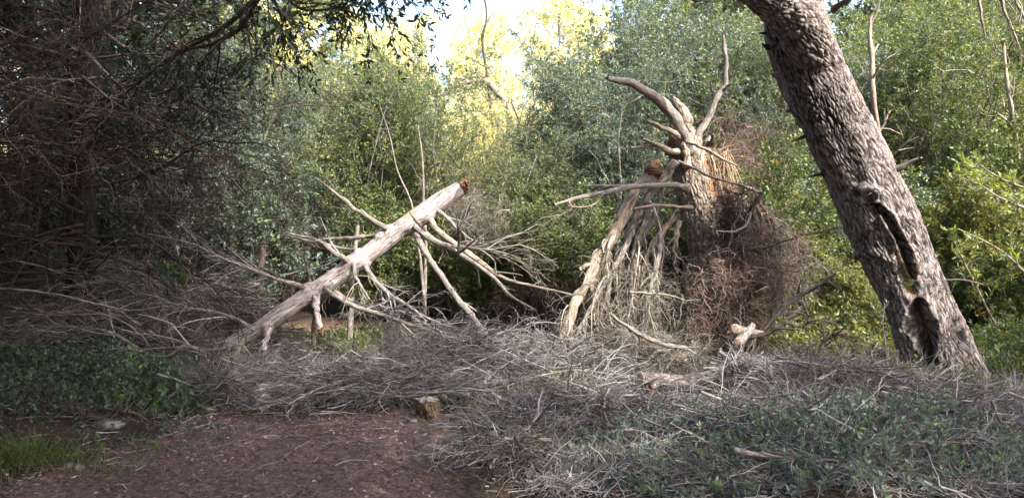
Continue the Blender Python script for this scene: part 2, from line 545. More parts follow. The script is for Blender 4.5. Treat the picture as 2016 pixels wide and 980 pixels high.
def limb_geo(pts, K=24, S=10, Y=None, seed=0, wob=0.12, end='taper', rough=0.06, rs=0.66):
    """a gnarled limb with a closed, broken or sawn end"""
    Pt, R = trace(pts, K, Y)
    if R.max() < 0.075:
        R = R * rs
    rng = np.random.default_rng(seed + 900)
    q = np.arange(K)[:, None] * (9.0 / K) + rng.uniform(0, 90)
    off = np.stack([vnoise(np.hstack([q, q * 0 + k * 7.7, q * 0])) for k in range(3)], 1)
    fade = np.sin(np.linspace(0.15, np.pi - 0.05, K))[:, None]
    Pt = Pt + off * R[:, None] * wob * 3.2 * fade
    V, Q, t, tc = tubes(Pt, R, S=S, tone=[rng.uniform(0.3, 0.7)], seed=seed)
    n3 = fbm(tc * np.array([1, 1, 0.5]) / max(R.max(), 0.004) * 1.2, 3)
    kn = np.repeat(1 + 0.22 * np.maximum(0, vnoise(np.stack([np.arange(K) * 22.0 / K + seed, np.zeros(K), np.zeros(K)], 1))) ** 1.0 * (S > 8), S)
    n3 = n3 + (kn - 1) / max(rough * 2.2, 0.02) * (rough > 0.04)
    cen = np.repeat(Pt, S, axis=0)
    V = cen + (V - cen) * (1 + rough * 2.2 * n3)[:, None]
    # closing fans
    n = len(V)
    tan0, tan1 = nrm(Pt[0] - Pt[1]), nrm(Pt[-1] - Pt[-2])
    c0 = Pt[0] + tan0 * R[0] * 0.2
    c1 = Pt[-1] + tan1 * R[-1] * (2.0 if end == 'taper' else 0.05)
    V = np.vstack([V, c0, c1])
    j = np.arange(S)
    T = np.vstack([np.stack([j, (j + 1) % S, np.full(S, n)], 1)[:, [1, 0, 2]][:, ::-1],
                   np.stack([n - S + j, n - S + (j + 1) % S, np.full(S, n + 1)], 1)])
    t = np.append(t, [t[0], t[-1]])
    tc = np.vstack([tc, tc[0], tc[-1]])
    return V, Q, t, tc, T, Pt, R


def limb(name, pts, m, parent=None, K=24, S=10, Y=None, seed=0, wob=0.12, end='taper', rough=0.06, rs=0.66, **props):
    V, Q, t, tc, T, Pt, R = limb_geo(pts, K, S, Y, seed, wob, end, rough, rs)
    o = obj(name, new_mesh(name, V, Q, t, tc, T=T), m, parent, **props)
    return o, Pt, R


def twigs_on(o, Pt, R, levels, m, seed=0, name="twigs"):
    g, lp, lr = tree_of(Pt, R, levels, seed=seed)
    ob = obj(name, new_mesh(name, *g), m, o)
    return lp, lr


def empty(name, loc=(0, 0, 0), **props):
    o = bpy.data.objects.new(name, None)
    o.empty_display_size = 0.2
    COL.objects.link(o)
    for k, v in props.items():
        o[k] = v
    return o


def splinters(name, base, direction, rad, L, n, m, parent, seed=0, width=0.16):
    """a ragged crown of torn wood: sharp flattened spikes in a ring and inside it"""
    rng = np.random.default_rng(seed)
    d0 = nrm(np.asarray(direction, float))
    u = nrm(np.cross(d0, [0.3, 0.2, 1.0])); w = np.cross(d0, u)
    PP, RR = [], []
    for i in range(n):
        a = rng.uniform(0, 2 * np.pi); r = rad * math.sqrt(rng.uniform(0.1, 0.95))
        p = np.asarray(base) + (u * math.cos(a) + w * math.sin(a)) * r - d0 * 0.04
        l = rng.uniform(L[0], L[1]) * (0.4 + 0.6 * abs(math.sin(a * 1.5 + seed)))
        dd = nrm(d0 + rng.normal(0, 0.12, 3))
        K = 5
        pts = np.array([p + dd * l * k / (K - 1) + rng.normal(0, 0.004, 3) for k in range(K)])
        PP.append(pts); RR.append(np.array([1, 0.95, 0.75, 0.45, 0.08]) * rad * width * rng.uniform(0.6, 1.5))
    g = tubes(np.array(PP), np.array(RR), S=4, seed=seed)
    return obj(name, new_mesh(name, *g, smooth=False), m, parent)


# ------------------------------------------------------------------ the big leaning pine with the hollow
def leaning_pine():
    root = empty("leaning_pine", category="tree",
                 label="thick leaning pine trunk with fissured bark and a long dark hollow near its foot")
    Y = 6.8
    pts = [(1915, 900, 80), (1890, 830, 70), (1872, 780, 63), (1857, 735, 58), (1841, 690, 56), (1822, 640, 57), (1808, 600, 58), (1790, 555, 61), (1760, 487, 64), (1738, 440, 66), (1719, 400, 66),
           (1696, 350, 64), (1672, 300, 62), (1648, 250, 61), (1625, 200, 60), (1588, 100, 57), (1572, 50, 55), (1555, -20, 50), (1535, -110, 46), (1500, -260, 42), (1470, -460, 38), (1450, -700, 32)]
    K, S = 640, 300
    Pt, R = trace([(*p, Y - 0.1 * i / 18) for i, p in enumerate(pts)], K)
    V, Q, t, tc = tubes(Pt, R, S=S, tone=[0.5], seed=3)
    cen = np.repeat(Pt, S, axis=0)
    rad = V - cen
    rl = np.linalg.norm(rad, axis=1, keepdims=True)
    out = rad / rl
    # bark plates
    tq = tc * np.array([1, 1, 1])
    w = np.stack([fbm(tq * 5 + 3, 2), fbm(tq * 5 + 31, 2), fbm(tq * 5 + 71, 2)], 1) * 0.055
    d1, d2 = voro((tq + w * 1.4) * np.array([34, 34, 7.0]))
    plate = smooth01(0.03, 0.26, d2 - d1)
    e1, e2 = voro((tq + w * 0.8) * np.array([75, 75, 22.0]))
    small = smooth01(0, 0.3, e2 - e1)
    disp = -0.006 + 0.012 * plate * (0.6 + 0.5 * fbm(tq * 3 + 9, 2)) + 0.003 * small * plate + 0.020 * fbm(tq * np.array([5, 5, 1.6]), 3) + 0.004 * fbm(tq * np.array([30, 30, 14.0]), 2)
    hp = proj(cen + rad)
    front = smooth01(0.05, 0.45, (out * nrm(CAM - cen)).sum(1))

    def seg_d(path):
        best = np.full(len(V), 1e9)
        for (a, b) in zip(path[:-1], path[1:]):
            A = np.array(a[:2], float); B = np.array(b[:2], float)
            tt = np.clip(((hp - A) @ (B - A)) / ((B - A) @ (B - A)), 0, 1)
            wd = a[2] + (b[2] - a[2]) * tt
            dd = np.linalg.norm(hp - (A + tt[:, None] * (B - A)), axis=1) / wd
            best = np.minimum(best, dd)
        return best
    jit = 0.22 * fbm(tq * 9, 3)
    # long groove running from the knot down to the hollow
    g1 = seg_d([(1728, 405, 6), (1748, 430, 9), (1768, 465, 9), (1782, 500, 10), (1794, 530, 9), (1800, 550, 4)]) + jit
    groove = smooth01(1.15, 0.15, g1) * front
    # decayed face left of the groove
    g2 = seg_d([(1768, 498, 10), (1786, 535, 20), (1796, 572, 17)]) + jit
    rot = smooth01(1.1, 0.4, g2) * front
    # open hollow
    g3 = seg_d([(1806, 612, 22), (1814, 640, 26), (1824, 675, 19), (1834, 705, 12), (1840, 730, 5)]) + jit
    hollow = smooth01(1.1, 0.55, g3) * front
    lip = smooth01(1.9, 1.1, g3) * (1 - hollow) * front + smooth01(2.2, 1.2, g1) * (1 - groove) * front * 0.9
    # knot and ledge
    g4 = seg_d([(1700, 372, 12), (1722, 378, 14)])
    knot = smooth01(1.3, 0.3, g4) * front
    g5 = seg_d([(1692, 498, 8), (1730, 497, 9), (1758, 512, 8)])
    ledge = smooth01(1.4, 0.2, g5) * front
    # scar under the knot
    g6 = seg_d([(1712, 402, 12), (1725, 418, 10)])
    under = smooth01(1.2, 0.3, g6) * front
    disp = disp * (1 - 0.75 * np.maximum(hollow, rot)) + 0.035 * lip - 0.105 * groove - 0.045 * rot - 0.22 * hollow + 0.06 * knot + 0.032 * ledge - 0.05 * under
    disp = disp + (0.014 * fbm(tq * np.array([14, 14, 5]), 3)) * np.maximum(hollow, rot)
    # flare with root ridges near the foot
    ang = np.arctan2(tc[:, 1], tc[:, 0])
    low = smooth01(0.95, 0.0, cen[:, 2])
    disp = disp + low * (0.03 + 0.05 * np.sin(ang * 5 + 1))
    disp = np.maximum(disp, -rl[:, 0] * 0.9)
    V = V + out * disp[:, None]
    # tone drops in the fissures between the bark plates
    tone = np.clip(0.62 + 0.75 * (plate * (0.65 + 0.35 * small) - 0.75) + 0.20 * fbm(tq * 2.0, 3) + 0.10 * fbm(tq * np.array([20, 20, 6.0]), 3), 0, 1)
    me = new_mesh("trunk", V, Q, tone, tc)
    me.materials.append(M_PINE); me.materials.append(M_ROT)
    vm = (np.maximum(hollow, rot * 0.9) > 0.5)
    fm = vm[Q].sum(1) >= 3
    me.polygons.foreach_set("material_index", fm.astype(np.int32))
    obj("trunk", me, None, root)
    # mossy limb that joins in front, coming down from the upper left
    V, Q, t, tc, T, Pt2, R2 = limb_geo([(1330, -230, 32, 6.2), (1415, -90, 38, 6.25), (1485, -30, 41, 6.3), (1542, 12, 43, 6.38), (1588, 65, 43, 6.46), (1618, 125, 36, 6.6), (1636, 190, 24, 6.72)], K=260, S=150, seed=4, wob=0.05, rough=0.03)
    nv = len(V) - 2
    cen = np.repeat(Pt2, 150, axis=0)
    rad = V[:nv] - cen
    o_ = nrm(rad)
    tq = tc[:nv]
    w = np.stack([fbm(tq * 5 + 3, 2), fbm(tq * 5 + 31, 2), fbm(tq * 5 + 71, 2)], 1) * 0.05
    d1, d2 = voro((tq + w) * np.array([38, 38, 11.0]))
    pl = smooth01(0, 0.3, d2 - d1)
    V[:nv] += o_ * (0.014 * pl + 0.006 * fbm(tq * 20, 3))[:, None]
    t = np.clip(0.6 + 0.6 * (np.append(pl, [0.5, 0.5]) - 0.7), 0, 1)
    obj("limb", new_mesh("limb", V, Q, t, tc, T=T), M_PINE, root)
    # moss and lichen tufts on the limb
    rng = np.random.default_rng(8)
    n = 5200
    k = rng.integers(20, 200, n); a = rng.uniform(0, 150, n).astype(int)
    pv = V[k * 150 + a]; on = nrm(pv - Pt2[k])
    keep = (on[:, 2] > -0.2) & (vnoise(pv * 9) > -0.25)
    pv, on = pv[keep], on[keep]
    n = len(pv)
    d = nrm(on + rng.normal(0, 0.6, (n, 3)) + [0, 0, -0.5])
    PP = np.stack([pv, pv + d * 0.012, pv + d * 0.022 + [0, 0, -0.010]], 1)
    obj("lichen_tufts", new_mesh("lichen_tufts", *tubes(PP, np.tile([0.0022, 0.0016, 0.0005], (n, 1)), 3, seed=2)), M_LICHEN, root)
    # dark fork behind, ending in a ragged stub
    limb("dead_fork", [(1660, 330, 20, 6.95), (1622, 245, 36, 6.95), (1592, 180, 44, 6.95), (1566, 125, 44, 6.95), (1548, 85, 36, 6.95), (1530, 45, 26, 6.95), (1515, 5, 12, 6.95)], M_PINE, root, K=120, S=60, seed=21, wob=0.03, rough=0.1)
    # broken side stubs
    for i, (pp, m) in enumerate([
        ([(1755, 340, 13, 6.62), (1775, 330, 9, 6.55), (1795, 318, 6, 6.5), (1813, 311, 3, 6.45)], M_BRANCH),
        ([(1600, 262, 8, 6.8), (1580, 270, 5, 6.75), (1566, 276, 4, 6.7), (1552, 283, 2, 6.7)], M_DARKB),
        ([(1628, 342, 6, 6.8), (1605, 346, 4, 6.75), (1584, 350, 3, 6.7)], M_DARKB),
        ([(1640, 22, 9, 6.7), (1655, 8, 7, 6.6), (1678, -5, 5, 6.5), (1700, -18, 4, 6.5)], M_DARKB),
        ([(1522, 92, 12, 6.9), (1510, 92, 7, 6.85), (1502, 88, 3, 6.8)], M_DARKB),
        ([(1525, 70, 9, 6.9), (1508, 66, 5, 6.85), (1496, 66, 2, 6.8)], M_DARKB),
        ([(1702, 380, 12, 6.38), (1706, 376, 11, 6.3), (1712, 372, 10, 6.26), (1722, 374, 7, 6.24)], M_BRANCH)]):
        limb("branch_stub", pp, m, root, K=12, S=9, seed=30 + i, rough=0.12)


leaning_pine()


# ------------------------------------------------------------------ the fallen trunk
SPRAY = [dict(n=15, L=(0.25, 0.8), ang=(0.25, 0.75), droop=0.03, wig=0.13, rmin=0.003, K=7), dict(n=5, L=(0.10, 0.34), ang=(0.3, 0.8), droop=0.05, wig=0.2, rmin=0.002), dict(n=2, L=(0.04, 0.14), wig=0.3, K=4, rmin=0.0016)]
SPRAY_LITE = [dict(n=5, L=(0.12, 0.42), ang=(0.3, 0.9), droop=0.05, wig=0.2, rmin=0.0028), dict(n=3, L=(0.06, 0.2), wig=0.25, rmin=0.002)]
HANG = [dict(n=9, L=(0.25, 0.6), ang=(0.5, 1.2), droop=0.45, wig=0.2, bias=(0, 0, -1.2)), dict(n=5, L=(0.10, 0.28), droop=0.35, wig=0.3), dict(n=2, L=(0.05, 0.12), wig=0.35)]


def fallen_tree():
    root = empty("fallen_tree", category="fallen tree",
                 label="pinkish grey fallen trunk slanting across the clearing with its snapped end raised")
    pts = [(905, 372, 15.0, 8.25), (880, 388, 17.0, 8.2), (850, 408, 17.7, 8.15), (815, 434, 18.4, 8.05), (780, 458, 17.7, 8.0), (750, 481, 18.4, 7.95), (715, 508, 18.4, 7.85), (685, 531, 19.7, 7.8), (660, 548, 18.4, 7.75),
           (630, 566, 17.7, 7.7), (600, 585, 17.7, 7.6), (565, 609, 16.3, 7.5), (530, 633, 15.0, 7.45), (495, 655, 13.6, 7.4), (455, 676, 12.8, 7.3), (420, 692, 9.3, 7.2), (385, 706, 6.8, 7.1), (340, 716, 5.1, 7.05), (290, 720, 3.4, 7.0)]
    V, Q, t, tc, T, Pt, R = limb_geo(pts, K=420, S=96, seed=1, wob=0.03, rough=0.0)
    nv = len(V) - 2
    cen = np.repeat(Pt, 96, axis=0); o_ = nrm(V[:nv] - cen); q = tc[:nv]
    V[:nv] += o_ * (0.010 * fbm(q * np.array([6, 6, 2.5]), 3) + 0.0035 * fbm(q * np.array([50, 50, 10]), 3))[:, None]
    # collars where branches leave
    hp = proj(V[:nv])
    for (x, y, w) in [(758, 452, 14), (688, 514, 15), (605, 566, 13), (720, 524, 13), (650, 568, 16), (622, 590, 14), (845, 430, 15), (812, 450, 16), (700, 492, 10), (745, 465, 9), (525, 645, 12)]:
        d = np.linalg.norm(hp - [x, y], axis=1) / w
        V[:nv] += o_ * (0.022 * smooth01(1.4, 0.2, d) * (0.4 + (o_[:, 1] < 0)))[:, None]
    tone = np.clip(0.55 + 0.3 * fbm(tc * np.array([3, 3, 1.2]), 3), 0, 1)
    obj("trunk", new_mesh("trunk", V, Q, tone, tc, T=T), M_FALL, root)
    splinters("torn_end", P(903, 374, 8.25), P(955, 335, 8.4) - P(903, 374, 8.25), 0.07, (0.04, 0.2), 90, M_TORN, root, seed=2, width=0.14)
    splinters("torn_end", P(918, 366, 8.2), P(930, 378, 8.1) - P(912, 362, 8.25), 0.05, (0.03, 0.10), 40, M_TORN, root, seed=7, width=0.25)
    B = [  # (points, material, twig recipe, twig material)
        ([(762, 450, 8, 7.9), (735, 435, 7, 7.85), (700, 412, 6.5, 7.8), (672, 390, 5, 7.75), (645, 368, 4, 7.7), (622, 350, 2, 7.7)], M_BRANCH, None),
        ([(748, 463, 7, 8.0), (715, 466, 6, 8.1), (680, 470, 6, 8.1), (650, 470, 4.5, 8.15), (628, 472, 3, 8.2)], M_BRANCH, None),
        ([(708, 492, 5, 7.9), (680, 490, 4.5, 8.0), (650, 484, 4.5, 8.0), (625, 472, 4, 8.0), (600, 466, 3.5, 8.0), (570, 460, 2, 8.0)], M_BRANCH, SPRAY_LITE),
        ([(690, 517, 10, 7.75), (668, 503, 8, 7.65), (645, 488, 6.5, 7.6), (628, 476, 6, 7.55), (600, 472, 4, 7.5), (575, 466, 2, 7.5)], M_BRANCH, SPRAY_LITE),
        ([(612, 570, 9, 7.6), (580, 558, 7, 7.5), (545, 548, 5.5, 7.4), (505, 535, 5, 7.3), (465, 520, 4.5, 7.2), (425, 502, 4, 7.1), (385, 482, 3, 7.0), (340, 470, 2.5, 6.9), (288, 460, 1.5, 6.8)], M_BRANCH, SPRAY),
        ([(718, 522, 9, 7.7), (735, 550, 7, 7.6), (765, 578, 6, 7.5), (800, 600, 5, 7.45), (840, 625, 4, 7.4), (890, 645, 3, 7.3), (950, 668, 1.5, 7.2)], M_BRANCH, SPRAY),
        ([(640, 568, 10, 7.6), (665, 585, 8, 7.5), (700, 604, 7, 7.4), (745, 618, 6, 7.3), (800, 636, 5.5, 7.2), (855, 655, 5, 7.15), (905, 678, 4.5, 7.1), (960, 700, 4, 7.1), (1010, 716, 3, 7.1)], M_BRANCH, SPRAY),
        ([(655, 572, 8, 7.65), (690, 592, 6, 7.6), (740, 604, 5, 7.5), (790, 612, 5, 7.5), (840, 640, 4, 7.4), (890, 660, 3, 7.3), (940, 665, 2, 7.3)], M_BRANCH, SPRAY),
        ([(815, 448, 9, 7.95), (828, 480, 9, 7.8), (850, 515, 9, 7.7), (872, 550, 9, 7.6), (895, 580, 9, 7.5), (920, 612, 9, 7.4), (945, 642, 8, 7.3), (965, 668, 7, 7.25)], M_BRANCH, SPRAY_LITE),
        ([(846, 430, 10, 8.05), (858, 450, 9, 7.95), (880, 470, 9, 7.9), (910, 490, 8, 7.85), (945, 515, 8, 7.8), (980, 542, 6, 7.7), (1020, 555, 4, 7.6), (1070, 567, 3, 7.5), (1132, 581, 2, 7.4)], M_TAN, SPRAY_LITE),
        ([(818, 446, 11, 7.9), (845, 468, 10, 7.8), (880, 485, 9, 7.7), (905, 502, 8, 7.65), (940, 522, 6, 7.6), (975, 550, 5, 7.55), (1010, 585, 3.5, 7.5), (1055, 610, 1.5, 7.4)], M_BRANCH, SPRAY_LITE),
        ([(880, 485, 6, 7.7), (920, 488, 5, 7.6), (965, 492, 4, 7.5), (1000, 500, 2.5, 7.45), (1035, 520, 1, 7.4)], M_BRANCH, SPRAY),
        ([(622, 585, 12, 7.55), (622, 605, 9, 7.45), (627, 630, 8, 7.4), (632, 655, 6, 7.35)], M_FALL, None),
        ([(530, 640, 12, 7.4), (524, 665, 9, 7.3), (516, 690, 8, 7.2), (508, 712, 5, 7.15)], M_FALL, SPRAY_LITE),
        ([(697, 520, 6, 7.7), (700, 545, 5, 7.6), (712, 565, 4, 7.5), (728, 590, 3, 7.45)], M_BRANCH, HANG[:2]),
        ([(838, 455, 3, 7.75), (822, 440, 3, 7.7), (812, 426, 2.4, 7.65), (806, 418, 1.2, 7.65)], M_DARKB, None),
        ([(902, 498, 5, 7.6), (905, 470, 4.5, 7.55), (904, 448, 4, 7.5), (918, 425, 3, 7.5), (928, 400, 1.5, 7.45)], M_DARKB, SPRAY_LITE),
        ([(904, 498, 4, 7.6), (920, 485, 3.5, 7.5), (935, 472, 2, 7.45)], M_DARKB, None),
        ([(862, 415, 7, 8.1), (880, 428, 5, 8.05), (900, 450, 4, 8.0), (925, 470, 3, 8.0), (950, 480, 2, 8.0)], M_BRANCH, SPRAY_LITE),
        ([(470, 668, 9, 7.25), (440, 684, 7, 7.1), (400, 690, 6, 7.0), (365, 680, 5, 6.9), (330, 700, 5, 6.85), (280, 700, 4.5, 6.8), (235, 712, 4.5, 6.75), (170, 705, 4, 6.7), (110, 715, 3, 6.65), (40, 712, 2, 6.6)], M_BRANCH, SPRAY),
        ([(365, 705, 7, 7.0), (330, 720, 6, 6.95), (290, 700, 5, 6.9), (240, 665, 4.5, 6.8), (195, 648, 4, 6.75), (150, 655, 3, 6.7), (95, 668, 2, 6.65)], M_BRANCH, SPRAY),
        ([(380, 700, 6, 7.1), (340, 690, 5, 7.1), (300, 655, 4.5, 7.1), (250, 625, 4, 7.05), (180, 618, 3, 7.0), (100, 620, 2, 6.9), (20, 612, 1.5, 6.9)], M_BRANCH, SPRAY),
        ([(500, 650, 6, 7.3), (470, 630, 5, 7.2), (430, 616, 4, 7.1), (380, 608, 3, 7.0), (320, 605, 2, 7.0)], M_BRANCH, SPRAY),
        ([(458, 676, 7, 7.2), (440, 700, 6, 7.1), (432, 735, 5, 7.0), (425, 775, 3, 6.9)], M_BRANCH, HANG),
        ([(480, 668, 6, 7.2), (462, 700, 5, 7.1), (455, 740, 4, 7.0), (445, 790, 2, 6.85)], M_BRANCH, HANG),
    ]
    for i, (pp, m, sp) in enumerate(B):
        o, bp, br = limb("branch", pp, m, root, K=40, S=12, seed=50 + i, wob=0.16, rough=0.08, end='taper')
        if sp:
            twigs_on(o, bp, br, sp, M_TWIG_TAN if i in (9, 10, 11, 14, 23, 24) else M_TWIG, seed=200 + i * 7)
    splinters("torn_end", P(632, 653, 7.34), (0.02, -0.1, -1), 0.026, (0.02, 0.09), 16, M_TORN, root, seed=12, width=0.3)


fallen_tree()


# ------------------------------------------------------------------ the shattered snag
def shattered_snag():
    root = empty("shattered_trunk", category="broken tree",
                 label="standing pale trunk snapped off above head height with splayed limbs and orange torn wood")
    Y = 8.3
    pts = [(1352, 272, 24, Y), (1350, 295, 30, Y), (1356, 325, 34, Y), (1364, 360, 37, Y), (1378, 410, 39, Y), (1392, 460, 42, Y), (1405, 520, 46, Y), (1418, 590, 50, Y), (1430, 660, 54, Y), (1442, 720, 60, Y), (1455, 800, 70, Y)]
    V, Q, t, tc, T, Pt, R = limb_geo(pts, K=380, S=150, seed=2, wob=0.04, rough=0.0)
    nv = len(V) - 2
    cen = np.repeat(Pt, 150, axis=0); o_ = nrm(V[:nv] - cen); q = tc[:nv]
    d1, d2 = voro((q + 0.05 * np.stack([fbm(q * 6, 2)] * 3, 1)) * np.array([30, 30, 9.0]))
    V[:nv] += o_ * (0.012 * smooth01(0, 0.3, d2 - d1) + 0.018 * fbm(q * np.array([5, 5, 2]), 3))[:, None]
    tone = np.clip(0.6 + 0.3 * fbm(tc * np.array([3, 3, 1.2]), 3), 0, 1)
    me = new_mesh("trunk", V, Q, tone, tc, T=T)
    me.materials.append(M_SNAG); me.materials.append(M_TORN)
    hp = proj(V)
    # stripped strip of orange wood down the right flank
    edge = np.interp(hp[:, 1], [280, 330, 400, 470, 560], [1376, 1386, 1408, 1440, 1470]) + 9 * fbm(tc * 6, 2)
    torn = (hp[:, 0] > edge) & (hp[:, 1] < 500)
    fm = torn[Q].sum(1) >= 3
    fm = np.concatenate([fm, np.zeros(len(T), bool)])
    me.polygons.foreach_set("material_index", fm.astype(np.int32))
    obj("trunk", me, None, root)
    # upright torn slabs
    for i, (pp, m) in enumerate([
        ([(1365, 290, 20, Y), (1352, 262, 19, Y), (1342, 232, 15, Y), (1332, 206, 10, Y), (1325, 190, 2, Y)], M_SNAG),
        ([(1390, 290, 9, Y + .05), (1395, 275, 7, Y + .05), (1402, 262, 2, Y + .05)], M_SNAG),
        ([(1350, 330, 12, Y - .2), (1346, 290, 12, Y - .22), (1338, 260, 8, Y - .2), (1332, 240, 2, Y - .2)], M_SNAG)]):
        limb("torn_slab", pp, m, root, K=30, S=9, seed=80 + i, rough=0.25, wob=0.05)
    splinters("torn_end", P(1322, 298, Y - .08), (-0.08, 0, 1), 0.05, (0.12, 0.34), 16, M_TORN, root, seed=15, width=0.5)
    splinters("torn_end", P(1350, 285, Y), (0, 0, 1), 0.15, (0.05, 0.24), 90, M_TORN, root, seed=5, width=0.1)
    B = [
        ([(1358, 300, 16, 8.15), (1350, 275, 13, 8.1), (1340, 250, 12, 8.0), (1322, 222, 11, 7.95), (1298, 197, 10, 7.9), (1268, 177, 9, 7.85), (1235, 163, 7, 7.8), (1197, 155, 4, 7.75)], M_BRANCH, None),
        ([(1368, 285, 12, 8.35), (1380, 258, 10, 8.35), (1396, 228, 9.5, 8.4), (1412, 195, 9, 8.4), (1427, 165, 8, 8.4), (1430, 130, 6, 8.4), (1426, 95, 5, 8.4), (1423, 65, 3, 8.4)], M_BRANCH, None),
        ([(1422, 182, 5, 8.4), (1430, 172, 4, 8.35), (1440, 163, 2, 8.3)], M_BRANCH, None),
        ([(1345, 275, 8, 8.1), (1325, 262, 8, 7.95), (1300, 250, 7, 7.85), (1272, 237, 4, 7.8)], M_TAN, None),
        ([(1340, 300, 11, 8.1), (1318, 296, 8, 7.95), (1292, 284, 6, 7.85), (1265, 274, 4, 7.8)], M_TAN, None),
        ([(1318, 295, 6, 8.0), (1290, 288, 5, 7.9), (1265, 289, 5, 7.85), (1242, 291, 3, 7.8)], M_BRANCH, None),
        ([(1350, 280, 5, 8.0), (1375, 287, 5, 7.9), (1400, 300, 4.5, 7.85), (1425, 314, 4, 7.8), (1452, 327, 2, 7.75)], M_TAN, None),
        ([(1352, 370, 13, 8.05), (1335, 366, 9, 7.9), (1300, 366, 8, 7.8), (1260, 367, 8, 7.7), (1215, 373, 8, 7.6), (1170, 382, 7, 7.5), (1130, 392, 6, 7.45), (1092, 403, 3.5, 7.4)], M_BRANCH, None),
        ([(1230, 366, 5, 7.75), (1200, 367, 5, 7.8), (1175, 367, 5, 7.8), (1150, 367, 4, 7.85)], M_BRANCH, None),
        ([(1360, 409, 9, 8.0), (1335, 408, 5, 7.9), (1305, 405, 4.5, 7.8), (1275, 406, 4, 7.7), (1248, 411, 2.5, 7.65)], M_TAN, None),
        ([(1310, 405, 3.5, 7.8), (1285, 402, 3, 7.85), (1268, 398, 1.5, 7.9)], M_TAN, None),
        ([(1335, 318, 5, 8.0), (1370, 334, 4, 7.9), (1400, 348, 3.5, 7.8), (1435, 359, 3.5, 7.75), (1470, 368, 4, 7.7), (1495, 380, 4, 7.65)], M_BRANCH, SPRAY_LITE),
        ([(1330, 238, 4, 8.1), (1300, 240, 3, 8.0), (1280, 230, 2.5, 8.0), (1262, 214, 1.5, 8.0)], M_TAN, SPRAY_LITE),
        ([(1268, 185, 3, 7.85), (1250, 197, 2.2, 7.8), (1232, 207, 1.2, 7.8)], M_TAN, None),
        ([(1120, 395, 3, 7.4), (1125, 410, 2.5, 7.4), (1110, 420, 2, 7.4), (1085, 432, 1, 7.4)], M_TAN, SPRAY_LITE),
        ([(1190, 380, 2.5, 7.5), (1170, 402, 2, 7.5), (1140, 408, 2, 7.45), (1118, 405, 1, 7.4)], M_TAN, SPRAY_LITE),
        ([(1395, 285, 9, 8.3), (1405, 275, 7, 8.25), (1400, 262, 5, 8.2)], M_DARKB, None),
        # living continuation of roots and low limbs
        ([(1440, 690, 10, 8.0), (1468, 620, 9, 7.85), (1485, 575, 9, 7.75), (1505, 540, 8, 7.7), (1520, 522, 7, 7.65)], M_DARKB, None),
    ]
    for i, (pp, m, sp) in enumerate(B):
        o, bp, br = limb("branch", pp, m, root, K=36, S=12, seed=100 + i, wob=0.16, rough=0.09, end='taper')
        if sp:
            twigs_on(o, bp, br, sp, M_TWIG_TAN, seed=500 + i * 7)
    # fibre bundle hanging off the right flank
    rng = np.random.default_rng(31)
    n = 420
    p0 = np.array([P(1402 + rng.uniform(-8, 36), 305 + rng.uniform(-12, 60), 8.28 + rng.uniform(-0.12, 0.12)) for _ in range(n)])
    d = nrm(np.stack([rng.normal(0.06, 0.28, n), rng.normal(-0.1, 0.2, n), -np.ones(n)], 1))
    up = rng.uniform(0, 1, n) < 0.25
    d[up] = nrm(np.stack([rng.normal(0.3, 0.5, up.sum()), rng.normal(-0.1, 0.3, up.sum()), rng.uniform(0.1, 0.8, up.sum())], 1))
    L = np.where(up, rng.uniform(0.08, 0.26, n), rng.uniform(0.2, 0.65, n))[:, None]
    PP = np.empty((n, 6, 3)); PP[:, 0] = p0
    for k in range(1, 6):
        PP[:, k] = PP[:, k - 1] + d * L / 5
        d = nrm(d + rng.normal(0, 0.12, (n, 3)) + [0, 0, -0.06])
    obj("torn_fibres", new_mesh("torn_fibres", *tubes(PP, np.tile(np.linspace(0.0045, 0.001, 6), (n, 1)) * rng.uniform(0.6, 1.5, (n, 1)), 3)), M_STRAW, root)
    return root


snag = shattered_snag()


